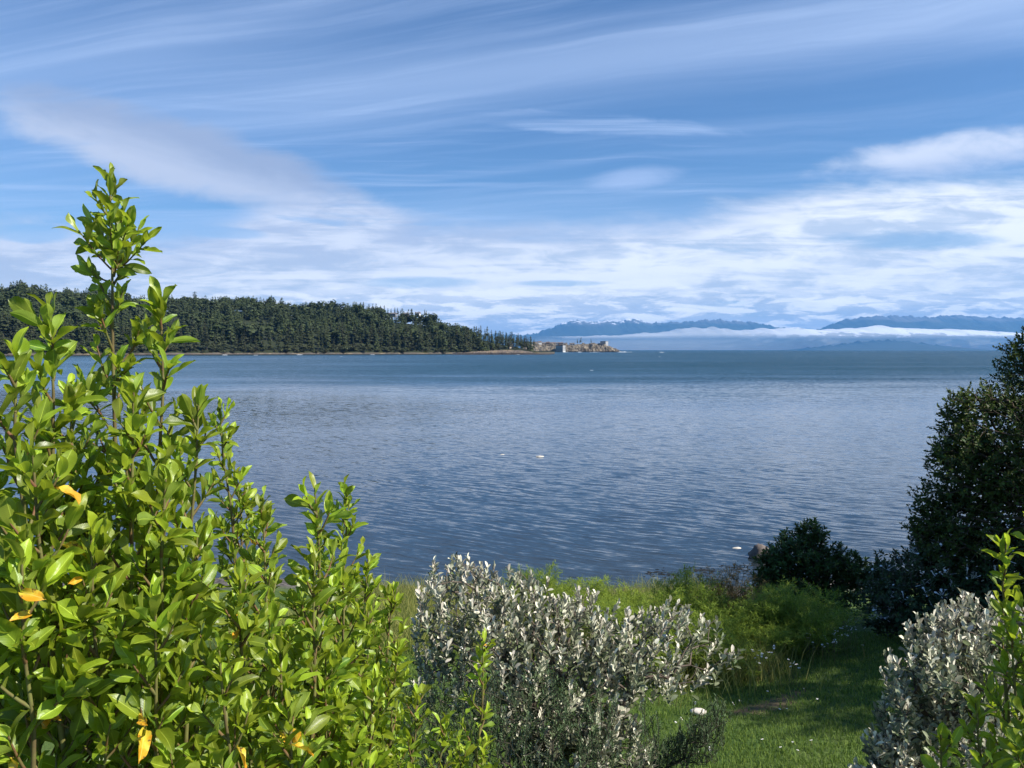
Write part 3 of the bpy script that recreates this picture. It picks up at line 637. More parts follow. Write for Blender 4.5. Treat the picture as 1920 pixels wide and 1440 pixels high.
shrub('broadleaf_tree', base, tips, dirs, 'large dark evergreen tree with dense small leaves, its ragged edge against the water', 'tree', 10, .072, .5, TT, M_TREE, M_BARK, .003, 1.3, .3, .16, extra=trunk, pw=.48, rmax=.2, twig_name='trunk')
D = 14.6; bp = at(1530, 1135, D); base = (bp[0], bp[1], float(zg(bp[0], bp[1])) - .03)
tb = [bl(1500, 1040, D, .62, .6, .5), bl(1455, 1060, D, .4, .5, .45), bl(1520, 1000, D, .30, .35, .32), bl(1560, 1060, D, .5, .5, .42), bl(1610, 1075, D + .3, .45, .5, .35), bl(1500, 1100, D, .75, .6, .35), bl(1650, 1090, D + .5, .4, .4, .3), bl(1432, 1095, D, .25, .3, .3), bl(1560, 1120, D - .3, .6, .5, .3), bl(1480, 1125, D - .2, .5, .4, .25)]
tips, dr = cloud_tips(tb, 1700, .4); dirs = dr * .8 + np.array([0, 0, .7]) + rng.normal(0, .3, tips.shape)
shrub('shore_shrub', base, tips, dirs, 'dark green shrub with whorled leaves beside the boulder at the shore', 'shrub', 9, .105, .36, TT, M_SHORE, M_BARK, .004, 1.35, .4, .08, pw=.45)
D = 11.5; bp = at(1760, 1190, D); base = (bp[0], bp[1], float(zg(bp[0], bp[1])) - .03)
tb = [bl(1700, 1080, D + .8, .65, .6, .45), bl(1790, 1060, D, .8, .7, .6), bl(1660, 1110, D + 1, .45, .5, .4), bl(1720, 1130, D, .7, .6, .4), bl(1830, 1120, D - .3, .8, .7, .55), bl(1900, 1060, D - .2, .9, .8, .7), bl(1745, 1030, D + .4, .35, .4, .35), bl(1660, 1150, D + .5, .5, .5, .3)]
tips, dr = cloud_tips(tb, 2300, .5); dirs = dr * .9 + np.array([0, 0, .5]) + rng.normal(0, .35, tips.shape)
th_ = shrub('flowering_shrub', base, tips, dirs, 'shaded dark shrub dotted with small white flower heads under the evergreen tree', 'shrub', 8, .075, .5, TT, M_THICK, M_BARK, .003, 1.35, .4, .1, pw=.45)
ft = tips[(dr[:, 1] < .2) & (dr[:, 2] > -.4)]; ft = ft[rng.choice(len(ft), 90, replace=False)]
for p in ft:
    fl = MB(); hub = np.array([0, .03, -.05])
    for j in range(rng.integers(4, 9)):
        c = rng.normal(0, .05, 3); r_ = rng.uniform(.011, .021); a = np.arange(5) * 1.257 + rng.uniform(0, 1); tl = rng.normal(0, .4, 2)
        fl.raw(np.concatenate([[c], c + r_ * np.c_[np.cos(a), np.sin(a), np.cos(a) * tl[0] + np.sin(a) * tl[1] + .3]]), f3=[[0, 1 + k_, 1 + (k_ + 1) % 5] for k_ in range(5)])
    fl.raw([hub], []); hi_ = fl.n - 1
    ft3 = [[hi_, q_ * 6, q_ * 6 + 1] for q_ in range(hi_ // 6)]; fl.f3.append(np.array(ft3))
    obj('flower_head', fl.mesh('flower_head', [M_PETAL]), th_, p - np.array(base) + np.array([0, -.06, .06]))

# ------------------------------------------------------------------ fennel
def fennel_mesh(seed, H, spread, nst, mat):
    r = np.random.default_rng(seed); st = MB(); A_, B_ = [], []
    for i in range(nst):
        a = r.uniform(0, 6.28); q = r.uniform(0, 1) ** .7; p0 = np.array([math.cos(a), math.sin(a), 0]) * spread * .25 * q
        tip = np.array([math.cos(a) * spread * q, math.sin(a) * spread * q, H * r.uniform(.55, 1.0) * (1 - .25 * q)])
        s = np.linspace(0, 1, 7)[:, None]; poly = p0 + (tip - p0) * s + np.array([0, 0, 1]) * (s * (1 - s)) * H * .25 * q; st.tube(poly, np.linspace(.006, .002, 7), 4)
        for h in r.uniform(.2, 1.0, 11):
            c = np.array([np.interp(h, s[:, 0], poly[:, k]) for k in range(3)]); a2 = r.uniform(0, 6.28); L = r.uniform(.12, .26)
            d = unit(np.array([math.cos(a2), math.sin(a2), r.uniform(.3, 1.2)])); e = c + d * L; A_.append(c); B_.append(e)
            nb = 18; f_ = r.uniform(.2, 1, nb); c2 = c + (e - c) * f_[:, None]; d2 = unit(d + r.normal(0, .7, (nb, 3))); e2 = c2 + d2 * (L * .45 * r.uniform(.5, 1, nb))[:, None]
            A_ += list(c2); B_ += list(e2)
            c3_ = np.repeat(c2 + (e2 - c2) * .5, 2, 0); d3 = unit(np.repeat(d2, 2, 0) + r.normal(0, .7, (nb * 2, 3))); A_ += list(c3_); B_ += list(c3_ + d3 * L * .22)
    A_, B_ = np.array(A_), np.array(B_); T = unit(B_ - A_); e1, _ = basis(T); e1 = unit(e1 + r.normal(0, .5, e1.shape)); w = .0032
    V = np.stack([A_ - e1 * w, A_ + e1 * w, B_], 1).reshape(-1, 3); o = np.arange(len(A_)) * 3
    fm = mesh('fennel_fronds', V, [np.stack([o, o + 1, o + 2], -1)], [mat], attrs={'rnd': np.repeat(r.uniform(0, 1, len(A_)), 3)})
    sm = st.mesh('fennel_stalks', [mat], attrs={'rnd': np.full(st.n, .6)}); return fm, sm
FM = [fennel_mesh(s, 1.0, .55, 34, M_FENNEL) for s in (1, 2, 3)]; FB = fennel_mesh(9, 1.0, .5, 34, M_FENNEL_BROWN)
for pxx, D, py_top, wd, kind, lab in (
    (1015, 13.5, 1072, 1.0, 0, 'bright green fennel tuft poking up behind the silver shrub'),
    (1075, 14.5, 1100, 1.1, 1, 'low feathery fennel between the silver shrub and the water'),
    (1140, 14.0, 1100, 1.1, 2, 'feathery fennel with tall thin stalks above the silver shrub'),
    (1200, 13.6, 1118, 1.0, 0, 'sunlit fennel between two tops of the silver shrub'),
    (1285, 11.5, 1090, 1.05, 1, 'blue green feathery fennel in front of the floating seaweed'),
    (1320, 10.4, 1112, 1.0, 2, 'bright yellow green fennel just before the brown dried one'),
    (1368, 11.2, 1078, .9, 3, 'brown dried fennel going to seed'),
    (1385, 9.6, 1165, .95, 0, 'thin grey green fennel at the lawn corner'),
    (1478, 10.2, 1118, 1.2, 1, 'largest dark green fennel, in shade before the shore shrub'),
    (1215, 8.8, 1215, .9, 2, 'sunlit low fennel behind the pale stone'),
    (1280, 9.3, 1165, .9, 0, 'yellow green fennel behind the twigs of the silver shrub'),
    (1445, 11.4, 1120, 1.0, 2, 'shaded fennel reaching towards the boulder'),
    (1515, 11.0, 1130, 1.1, 0, 'dark fennel nearest the flowering shrub, in deep shade'),
    (1418, 10.2, 1140, 1.0, 1, 'grey green fennel between the dried one and the largest one'),
    (1250, 10.2, 1130, 1.1, 2, 'sunlit yellow green fennel above the long bare twig of the silver shrub'),
    (1110, 12.6, 1128, 1.1, 0, 'bright fennel just above the dip in the silver shrub outline'),
    (1340, 8.9, 1215, .9, 1, 'olive fennel and weeds at the lawn edge near the daisies'),
    (1180, 10.2, 1150, 1.0, 1, 'light green fennel hidden half behind the silver shrub')):
    p = at(pxx, 1150, D); zb = float(zg(p[0], D)); top = at(pxx, py_top, D)[2]; fm, sm = FB if kind == 3 else FM[kind]
    e = empty('fennel', (p[0], D, zb), lab, 'fennel', 'fennel plants above the shore'); e.rotation_euler.z = rng.uniform(0, 6); h_ = max(.5, top - zb); e.scale = (wd * 1.15, wd * 1.15, h_ * 1.18)
    obj('fronds', fm, e); obj('stalks', sm, e)

# ------------------------------------------------------------------ daisies
def flower_mesh(seed, rr):
    r = np.random.default_rng(seed); m_ = MB(); tl = r.normal(0, .4, 2); n4 = 0
    for k in range(11):
        b = k * .571; d = np.array([math.cos(b), math.sin(b), math.cos(b) * tl[0] + math.sin(b) * tl[1]]); s_ = np.array([-math.sin(b), math.cos(b), 0]) * rr * .22
        m_.raw([d * rr * .2, d * rr * .7 + s_, d * rr, d * rr * .7 - s_], [[0, 1, 2, 3]])
    b = np.arange(6) * 1.047; y_ = MB(); y_.raw(np.concatenate([[[0, 0, rr * .3]], np.c_[np.cos(b), np.sin(b), 0 * b] * rr * .28 + np.array([0, 0, .002])]), f3=[[0, 1 + k, 1 + (k + 1) % 6] for k in range(6)])
    return m_.mesh('daisy_petals', [M_PETAL]), y_.mesh('daisy_centre', [M_YOLK])
FLW = [flower_mesh(s_, .015) for s_ in range(5)]
sm_ = MB(); sm_.tube([[0, 0, 0], [.02, .01, .5], [0, 0, 1.0]], .0022, 4); STALK = sm_.mesh('daisy_stalk', [M_STEM])
def daisies(pxx, pyy, n, lab, grp, h=.4, spread=.2):
    p = gp(pxx, pyy); e = empty('daisy_clump' if n > 1 else 'daisy', p, lab, 'daisies' if n > 1 else 'daisy', grp)
    for i in range(n):
        a = rng.uniform(0, 6.28); q = spread * rng.uniform(0, 1) ** .5; hh_ = h * rng.uniform(.6, 1.1)
        st = obj('stalk', STALK, e, (math.cos(a) * q, math.sin(a) * q, 0)); st.scale = (1, 1, hh_); st.rotation_euler.z = a
        pm, cm = FLW[int(rng.integers(0, 5))]; fl_ = obj('flower', pm, e, (math.cos(a) * q, math.sin(a) * q, hh_)); fl_.rotation_euler.z = a; sc_ = rng.uniform(.7, 1.15) * (1 if n > 1 else .75); fl_.scale = (sc_,) * 3; obj('centre', cm, fl_)
for i in range(9): daisies(1522 + (i % 5) * 21 + rng.normal(0, 6), 1224 + (i // 5) * 16 + rng.normal(0, 5), int(rng.integers(5, 9)), 'white daisy clump in the drift beside the shaded fennel', 'daisies beside the shaded fennel', .36)
for i in range(6): daisies(1405 + i * 15 + rng.normal(0, 3), 1282 + rng.normal(0, 8), int(rng.integers(3, 6)), 'white daisy clump in the tall grass along the lawn edge', 'daisies along the lawn edge', .36)
for i in range(2): daisies(1242 + i * 22, 1325 - i * 4, 3, 'small white daisy clump in bright grass near the pale stone', 'daisies near the pale stone', .25)
for i in range(20): daisies(rng.uniform(1260, 1610), rng.uniform(1290, 1430), 1, 'tiny white daisy dotting the mown lawn', 'tiny daisies in the lawn', .045, 0)

# ------------------------------------------------------------------ boulder, stones, seaweed
def rock_mesh(name, r, seed, mats, flat=0.0, sub=24):
    rr = np.random.default_rng(seed); u = np.linspace(0, 2 * np.pi, sub, endpoint=False); v = np.linspace(-np.pi / 2, np.pi / 2, sub // 2)
    U, Vv = np.meshgrid(u, v); q = np.stack([np.cos(Vv) * np.cos(U), np.cos(Vv) * np.sin(U), np.sin(Vv)], -1).reshape(-1, 3)
    k = rr.normal(0, 1, (14, 3)); k = unit(k); off = rr.uniform(.72, .98, 14); s = np.ones(len(q))
    for a, b in zip(k, off): dd = q @ a; s = np.where(dd > b, np.minimum(s, b / np.maximum(dd, 1e-3)), s)
    for j in range(5): w = rr.normal(0, 3.5, 3); s = s * (1 + .025 * np.sin(q @ w * 2 + j))
    V = q * s[:, None] * np.array(r); nr = sub // 2
    i = np.arange(nr - 1)[:, None] * sub; j = np.arange(sub)[None]; j2 = (j + 1) % sub
    return mesh(name, V, [np.stack([i + j, i + j2, i + sub + j2, i + sub + j], -1).reshape(-1, 4)], mats, smooth=True)
p = at(1430, 1052, 22.6); tag(obj('boulder', rock_mesh('boulder', (.36, .40, .36), 8, [M_ROCK]), loc=(p[0] - .04, 22.6, .04)), 'dark rounded boulder standing in the shallows beside the shore shrub', 'boulder')
p = gp(1308, 1341); tag(obj('pale_stone', rock_mesh('pale_stone', (.085, .05, .035), 5, [M_PALE]), loc=p + np.array([0, 0, .03])), 'cream coloured flat stone on the sunlit lawn edge', 'stone')
for pxx, pyy, w, lab in ((1381, 1031, .15, 'small pale rock awash near the boulder'), (1012, 857, .26, 'small pale rock awash out in the middle of the bay'), (942, 853, .14, 'tiny pale rock awash, farther along from the mid bay one')):
    D = CAMZ * F / (pyy - 656); p = at(pxx, pyy, D); tag(obj('awash_rock', rock_mesh('awash_rock', (w, w * .6, w * .28), int(pxx), [M_PALE]), loc=(p[0], D, -.01)), lab, 'rock', 'pale rocks awash in the bay')
def weed(pxx, pyy, w, lab):
    D = CAMZ * F / (pyy - 656); p = at(pxx, pyy, D); m_ = MB()
    for j in range(36):
        a = rng.uniform(0, 6.28); c = np.array([rng.normal(0, w * .6), rng.normal(0, w * .55), rng.uniform(-.012, .004)]); L = rng.uniform(.04, .16); s = np.linspace(0, 1, 4)[:, None]
        m_.tube(c + np.array([math.cos(a), math.sin(a) * .6, 0]) * L * s + np.array([0, 0, .008]) * np.sin(s * 3.1), [.008, .016, .014, .004], 4)
    for v_ in m_.V: v_[:, 2] *= .45
    tag(obj('seaweed', m_.mesh('seaweed', [M_KELP]), loc=(p[0], D, .004)), lab, 'seaweed', 'floating seaweed patches')
for a in ((1228, 1080, .3, 'small dark seaweed patch beside the tip of the silver shrub'), (1262, 1083, .35, 'dark seaweed patch beside the blue green fennel'), (1300, 1076, .4, 'wide dark seaweed raft above the blue green fennel'), (1322, 1073, .3, 'dark seaweed patch touching the boulder side of the wide raft'), (1375, 1068, .25, 'thin seaweed patch below the pale awash rock'), (1395, 1076, .35, 'seaweed patch between boulder and brown fennel'), (1415, 1066, .35, 'brown seaweed patch at the foot of the boulder')): weed(*a)

# ------------------------------------------------------------------ far shore: wooded hill
def fn(xs_, vs_): return lambda q: np.interp(q, xs_, vs_)
shoreD = fn([-700, 0, 300, 600, 850, 960, 1040], [620, 760, 880, 990, 1060, 1080, 1120])
ridgeY = fn([-700, -200, 0, 100, 200, 330, 420, 520, 560, 640, 690, 740, 800, 850, 900, 960, 1000, 1040], [525, 530, 538, 544, 551, 563, 560, 567, 572, 575, 572, 586, 592, 608, 620, 634, 644, 655])
depthR = fn([-700, 0, 600, 850, 960, 1040], [420, 400, 340, 220, 120, 60])
treeH = fn([-700, 600, 850, 960, 1040], [21, 21, 17, 14, 12])
def hill_z(q, f_):                                   # q: bearing as a pixel column, f_: 0 shore .. 1 ridge ..
    Dr = shoreD(q) + depthR(q); hr = np.maximum(CAMZ + (656 - ridgeY(q)) / F * Dr - treeH(q) * .92, 3.0)
    g = np.where(f_ < 1, np.sin(np.clip(f_, 0, 1) * np.pi / 2) ** 1.05, 1 - .5 * np.clip(f_ - 1, 0, 2) ** 1.2)
    bank = 2.0 * np.clip(f_ / .035, 0, 1)
    return np.maximum(bank + (hr - 2.0) * g, -2) + 1.5 * np.sin(q * .05 + f_ * 9) * np.clip(f_ * 3, 0, 1) * np.clip(1.3 - f_, 0, 1)
def hill_p(q, f_):
    D = shoreD(q) + depthR(q) * f_; return np.stack([(q - 960) / F * D, D, hill_z(q, f_)], -1)
q_ = np.linspace(-700, 1040, 260); f_ = np.concatenate([[-.03, 0, .01, .02, .035, .06, .1], np.linspace(.15, 1.6, 24)])
Q, Ff = np.meshgrid(q_, f_); V = hill_p(Q, Ff); V[0, :, 2] = -2
jit = np.sin(Q * .9) * np.cos(Q * .37 + Ff * 40) ; V[..., 1] += jit * 4; V[1:5, :, 2] += np.abs(np.sin(Q[1:5] * .31) * np.sin(Q[1:5] * .083)) * 2.2
nx_ = len(q_); fi = (np.arange(len(f_) - 1)[:, None] * nx_ + np.arange(nx_ - 1)[None]).ravel()
def hill_mat():
    m_, t = newmat('hill_floor'); pos = t.n('ShaderNodeNewGeometry').outputs['Position']; x, y, z = t.xyz(pos)
    n1 = t.noise(pos, .05, 5, .6); n2 = t.noise(pos, .4, 5, .65)
    rock = t.mix(t.ss(n1, .5, .64), t.mix(n2, (.07, .06, .05), (.15, .125, .10)), (.26, .20, .13))
    rock = t.mix(t.ss(t.add(z, n2), 1.9, 1.2), rock, (.035, .032, .03))
    c = t.mix(t.ss(t.add(z, t.mul(n1, 4)), 3.6, 5.2), rock, (.025, .032, .015)); out(t, pbsdf(t, c, .9, .2)); return m_
M_HILL = hill_mat()
tag(obj('hillside', mesh('hillside', V.reshape(-1, 3), [np.stack([fi, fi + 1, fi + nx_ + 1, fi + nx_], -1)], [M_HILL], smooth=True)), 'wooded hill with a rocky shoreline across the bay', 'hill', kind='structure')

def conifer_mesh(seed, ragged=.3, slim=.2, tiers=17, bare=.12):
    r = np.random.default_rng(seed); V, F3, RN = [], [], []; n = 0
    for i in range(tiers):
        h = bare + (1 - bare) * (i + r.uniform(0, .6)) / tiers; rad = slim * 1.35 * (1 - h) ** .62 * r.uniform(1 - ragged, 1.1) + .018
        if h > .35 and h < .9 and r.uniform() < ragged * .4: rad *= .55
        for k in range(6):
            a = r.uniform(0, 6.28); L = rad * r.uniform(.6, 1.15); c, s = math.cos(a), math.sin(a); dr_ = r.uniform(.05, .5) * L; wd = L * r.uniform(.28, .45) + .006; up = r.uniform(0, .02)
            b = np.array([0, 0, h]); m_ = np.array([c * L * .6, s * L * .6, h - dr_ * .35 + up]); e = np.array([c * L, s * L, h - dr_])
            sd_ = np.array([-s, c, 0]) * wd; V += [b, m_ + sd_ - [0, 0, wd * .35], m_ - sd_ - [0, 0, wd * .35], m_ + [0, 0, wd * .35], e]
            F3 += [[n, n + 1, n + 3], [n, n + 3, n + 2], [n + 1, n + 4, n + 3], [n + 3, n + 4, n + 2]]; RN += [r.uniform()] * 5; n += 5
    V += [[0, 0, 1.0], [.02, 0, .9], [-.014, .017, .9], [-.012, -.017, .9]]; F3 += [[n, n + 1, n + 2], [n, n + 2, n + 3], [n, n + 3, n + 1]]; RN += [.5] * 4
    return np.array(V, float), np.array(F3), np.array(RN)
def round_mesh(seed):
    r = np.random.default_rng(seed); V, F3, RN = [], [], []; n = 0
    cs = [(r.normal(0, .16), r.normal(0, .16), r.uniform(.4, .8), r.uniform(.16, .27)) for _ in range(7)]
    for cx, cy, cz, cr in cs:
        for _ in range(34):
            q = unit(r.normal(0, 1, 3)); c = np.array([cx, cy, cz]) + q * cr * r.uniform(.7, 1.05); e1 = unit(np.cross(q, r.normal(0, 1, 3))); e2 = np.cross(q, e1); s = r.uniform(.04, .075)
            V += [c + e1 * s, c + e2 * s + q * .02, c - e1 * s, c - e2 * s - q * .02]; F3 += [[n, n + 1, n + 2], [n, n + 2, n + 3]]; RN += [r.uniform()] * 4; n += 4
    return np.array(V), np.array(F3), np.array(RN)
def conifer_mat(name, a, b):
    m_, t = newmat(name); rn = t.attr('rnd'); orn = t.n('ShaderNodeObjectInfo').outputs['Random']
    pos = t.n('ShaderNodeNewGeometry').outputs['Position']; big = t.noise(pos, .02, 3, .6)
    c = t.mix(rn, a, b); c = t.hsv(c, t.add(.485, t.mul(orn, .03)), t.add(.75, t.mul(big, .5)), t.mul(t.add(.65, t.mul(orn, .7)), t.add(.6, t.mul(big, .8))))
    out(t, pbsdf(t, c, .75, .2)); return m_
M_CON = conifer_mat('conifer_needles', (.016, .024, .009), (.046, .054, .019))
M_CON2 = conifer_mat('olive_foliage', (.030, .038, .016), (.07, .075, .033))
M_TRUNK = plain_mat('pale_trunk', (.09, .075, .06), .9, .3, 1.0)
CV = [conifer_mesh(s, rg_, sl_, tr_, ba) for s, rg_, sl_, tr_, ba in ((1, .3, .17, 17, .1), (2, .5, .15, 18, .2), (3, .35, .2, 16, .08), (4, .6, .14, 16, .32), (5, .4, .18, 18, .15), (6, .7, .17, 14, .25), (7, .3, .13, 19, .12), (8, .55, .2, 15, .3))]
RV = [round_mesh(s) for s in (21, 22, 23)]
ALLV = CV + RV
CM = [mesh('conifer_crown', v, [f], [M_CON], attrs={'rnd': rn}) for v, f, rn in CV] + [mesh('round_crown', v, [f], [M_CON2], attrs={'rnd': rn}) for v, f, rn in RV]
tm = MB(); tm.tube([[0, 0, -.05], [0, 0, .5], [0, 0, .97]], [.012, .009, .002], 5); TRUNK = tm.mesh('tree_trunk', [M_TRUNK])
trees = []
front_of_houses = [(q, .86 + .05 * math.sin(q * 3.1), 0, int(q) % 8, 'crest') for q in np.arange(722, 800, 4.5)]
# front rank, slope and crest
def add_trees(n, q0, q1, f0, f1, h0, h1, kinds, zone):
    for _ in range(n): trees.append((rng.uniform(q0, q1), rng.uniform(f0, f1), rng.uniform(h0, h1), int(rng.choice(kinds)), zone))
con = list(range(8))
def stand(q, f_): return 1 + .16 * math.sin(q * .043 + f_ * 7) + .12 * math.sin(q * .13 + 1 + f_ * 3) + .08 * math.sin(q * .31)
def jrow(q0, q1, f0, f1, stepq, h0, h1, kinds, zone):
    q = q0
    while q < q1: trees.append((q + rng.normal(0, stepq * .3), rng.uniform(f0, f1), rng.uniform(h0, h1), int(rng.choice(kinds)), zone)); q += stepq * rng.uniform(.7, 1.3)
jrow(-60, 925, .022, .06, 8.5, 15, 27, con, 'shore'); jrow(-60, 900, .1, .17, 9, 22, 32, con, 'shore'); jrow(-60, 900, .006, .03, 10, 4, 11, [8, 9, 10], 'round')
jrow(880, 1000, .1, .5, 3.6, 15, 23, con, 'point'); jrow(890, 1003, .5, .95, 4.5, 16, 25, [1, 3, 5, 7], 'point')
n_ind = len(trees)
LABS = {'shore': ('conifer', 'tall dark conifer in the front rank along the rocky far shore', 'conifer', 'conifers along the far shore'),
        'round': ('broadleaf_tree', 'low olive round tree at the foot of the conifers on the far shore', 'tree', 'round trees along the far shore'),
        'point': ('conifer', 'ragged small conifer near the low rocky point', 'conifer', 'conifers near the rocky point'),
        'crest': ('conifer', 'ragged conifer standing up on the wooded skyline', 'conifer', 'conifers on the wooded skyline')}
jrow(345, 735, .96, 1.02, 6.5, 19, 25, con, 'crest')
mass = []
for _ in range(1900):
    q = rng.uniform(-380, 890); f_ = rng.uniform(.12, 1.06); mass.append((q, f_, treeH(q) * rng.uniform(.6, 1.15) * stand(q, f_), int(rng.choice(con + [0, 2, 4, 8, 9, 10])), 'mass'))
jrow2 = [(q, rng.uniform(.97, 1.03), treeH(q) * rng.uniform(.6, 1.05) * stand(q, 1), int(rng.choice(con + [9])), 'mass') for q in np.arange(-380, 880, 3.2) if not (722 < q < 792)]
mass += jrow2
HOUSES = [(737, 592), (762, 592), (784, 591)]
def clear(q, f_): return not ((722 < q < 792 and f_ > .86))
for q, f_, h, k, zone in trees:
    if not clear(q, f_): continue
    nm, lb, ct, gr = LABS[zone]; p = hill_p(np.array(q), np.array(f_)); e = empty(nm, p, lb, ct, gr); w = h * rng.uniform(.85, 1.25) * (1.25 if k >= 8 else 1)
    e.scale = (w, w, h); e.rotation_euler.z = rng.uniform(0, 6.28); obj('crown', CM[k], e); obj('trunk', TRUNK, e)
Vs, Fs, RN, off = [], [], [], 0
for q, f_, h, k, zone in mass:
    if not clear(q, f_): continue
    v, f3, rn = ALLV[k]; a = rng.uniform(0, 6.28); w = h * rng.uniform(.85, 1.6); p = hill_p(np.array(q), np.array(f_)); c, s = math.cos(a), math.sin(a)
    Vs.append(np.c_[(v[:, 0] * c - v[:, 1] * s) * w, (v[:, 0] * s + v[:, 1] * c) * w, v[:, 2] * h] + p); Fs.append(f3 + off); off += len(v); RN.append(np.clip(rn * .6 + rng.uniform(0, .4), 0, 1))
tag(obj('forest', mesh('forest', np.concatenate(Vs), [np.concatenate(Fs)], [M_CON], attrs={'rnd': np.concatenate(RN)})), 'dense conifer wood covering the hill across the bay', 'forest', kind='stuff')
for q, f_, h, k, zone in front_of_houses:
    p = hill_p(np.array(q), np.array(f_)); zt = CAMZ + (656 - rng.uniform(589.5, 593)) / F * p[1]; h = zt - p[2]; nm, lb, ct, gr = LABS['crest']
    e = empty('conifer', p, 'dark conifer just below the houses on the hill crest', ct, 'conifers below the crest houses'); e.scale = (h * .9, h * .9, h); e.rotation_euler.z = q; obj('crown', CM[k], e); obj('trunk', TRUNK, e)
print('individual trees', len(trees))

# ------------------------------------------------------------------ buildings far off
M_WALLS = {k: plain_mat('wall_' + k, c, .8, .08, .5) for k, c in (('white', (.62, .61, .59)), ('grey', (.22, .23, .25)), ('tan', (.36, .29, .22)), ('dark', (.07, .075, .085)), ('brown', (.17, .12, .09)))}
M_ROOF = plain_mat('roof_grey', (.13, .12, .12), .85, .2, .5); M_ROOFR = plain_mat('roof_brown', (.13, .10, .085), .85, .2, .5)
def glass_mat():
    m_, t = newmat('window_glass'); out(t, pbsdf(t, (.03, .04, .05), .1, .6)); return m_
M_GLASS = glass_mat()
def house(p, w, dpt, h, rh, rz, wall, roof, label, group, nwin=3):
    e = empty('house', p, label, 'house', group); e.rotation_euler.z = rz
    m_ = MB(); m_.box(-w / 2, w / 2, -dpt / 2, dpt / 2, -2, h); obj('wall', m_.mesh('house_wall', [M_WALLS[wall]]), e)
    m_ = MB(); m_.gable(-w / 2 - .6, w / 2 + .6, -dpt / 2 - .6, dpt / 2 + .6, h + .003, rh); r_ = obj('roof', m_.mesh('house_roof', [roof]), e)
    m_ = MB(); m_.box(w * .2, w * .2 + .9, -.5, .4, h + rh * .5, h + rh + 1.0); obj('chimney', m_.mesh('house_chimney', [M_WALLS['brown']]), r_)
    for i in range(nwin):
        m_ = MB(); c = -w / 2 + w * (i + .5) / nwin; m_.box(c - w * .13 / 1, c + w * .13, -dpt / 2 - .06, -dpt / 2 + .02, h * .3, h * .82); obj('window', m_.mesh('house_window', [M_GLASS]), e)
for (q, y_), lab, wl, sz_ in zip(HOUSES, ('long low grey house on the hill crest, next to the bushy tree clump', 'tan house with a gable roof on the hill crest, between the other two', 'dark house with white trim highest on the hill crest'), ('grey', 'tan', 'white'), (20, 12, 12)):
    p = hill_p(np.array(float(q)), np.array(.97)); D = p[1]; zt = CAMZ + (656 - y_) / F * D
    house((p[0], D, zt - .8), sz_ * .62, 7, 3.6, 2.0, R(-15), wl, M_ROOF, lab, 'houses on the hill crest')
for q, h in ((728, 13), (741, 14), (746, 13), (773, 12), (797, 11), (800, 9), (734, 12), (752, 9)):
    p = hill_p(np.array(float(q)), np.array(1.04)); zt = CAMZ + (656 - 592) / F * p[1]; e = empty('conifer', (p[0], p[1], zt - 3), 'bushy conifer growing among the houses on the hill crest', 'conifer', 'conifers among the crest houses'); k = int(rng.choice([5, 7, 3])); e.scale = (h * 1.35, h * 1.35, h + 3); obj('crown', CM[k], e); obj('trunk', TRUNK, e)
p = hill_p(np.array(846.), np.array(.16)); house((p[0], p[1], p[2]), 9, 8, 4.5, 2.2, R(20), 'tan', M_ROOF, 'pale house showing through the shoreline trees', 'houses near the far shore')
p = hill_p(np.array(957.), np.array(.35)); house((p[0], p[1], p[2] + 2), 7, 6, 4, 2.0, R(30), 'tan', M_ROOF, 'small pale house among the ragged conifers of the point', 'houses near the far shore')

# rocky point in front and its skerry
def fbm(x, y, seed, lmax, lmin, n=14):
    r = np.random.default_rng(seed); o = 0 * (x + y)
    for L in np.geomspace(lmax, lmin, n):
        a = r.uniform(0, 6.28); o = o + (L / lmax) ** .8 * np.sin((x * math.cos(a) + y * math.sin(a)) * 6.28 / L + r.uniform(0, 6.28) + 1.3 * np.sin((x * math.sin(a) - y * math.cos(a)) * 4 / L))
    return o
def ridge_land(name, prof, D0, depth, mat, label, steps=14, rough=1.0, sharp=2.0, seed=0, smooth=False):
    r = np.random.default_rng(seed); q_ = np.linspace(prof[0][0], prof[-1][0], max(60, int((prof[-1][0] - prof[0][0]) * 1.6))); top = np.interp(q_, [a for a, _ in prof], [b for _, b in prof])
    f_ = np.linspace(-1, 1, steps * 2 + 1); rows = []
    for v in f_:
        D = D0 + depth * v; h = (CAMZ + (656 - top) / F * D0); g = (1 - abs(v) ** sharp); z_ = h * g - .6
        z_ = z_ + rough * .055 * h.max() * fbm((q_ - 960) / F * D0, D + 0 * q_, seed + 70, 45, 4) * np.clip(np.minimum((1 - abs(v)) * 5, h / 4), 0, 1) * (.45 if v >= -.1 else 1)
        rows.append(np.stack([(q_ - 960) / F * D0 + 0 * D, D + r.normal(0, depth * .02, len(q_)), z_], -1))
    V = np.array(rows); nq = len(q_); fi = (np.arange(len(f_) - 1)[:, None] * nq + np.arange(nq - 1)[None]).ravel()
    return tag(obj(name, mesh(name, V.reshape(-1, 3), [np.stack([fi, fi + 1, fi + nq + 1, fi + nq], -1)], [mat], smooth=False)), label, 'rock', kind='structure')
def point_mat(name, dry, warm, wet, zwet):
    m_, t = newmat(name); pos = t.n('ShaderNodeNewGeometry').outputs['Position']; x, y, z = t.xyz(pos)
    n1 = t.noise(pos, .09, 5, .65); n2 = t.noise(pos, .6, 4, .7)
    c = t.mix(t.ss(n1, .42, .6), dry, warm); c = t.hsv(c, .5, 1, t.add(.5, n2)); c = t.mix(t.ss(t.add(z, t.mul(n2, 2)), zwet + 1.6, zwet + .4), c, wet); out(t, pbsdf(t, c, .9, .15)); return m_
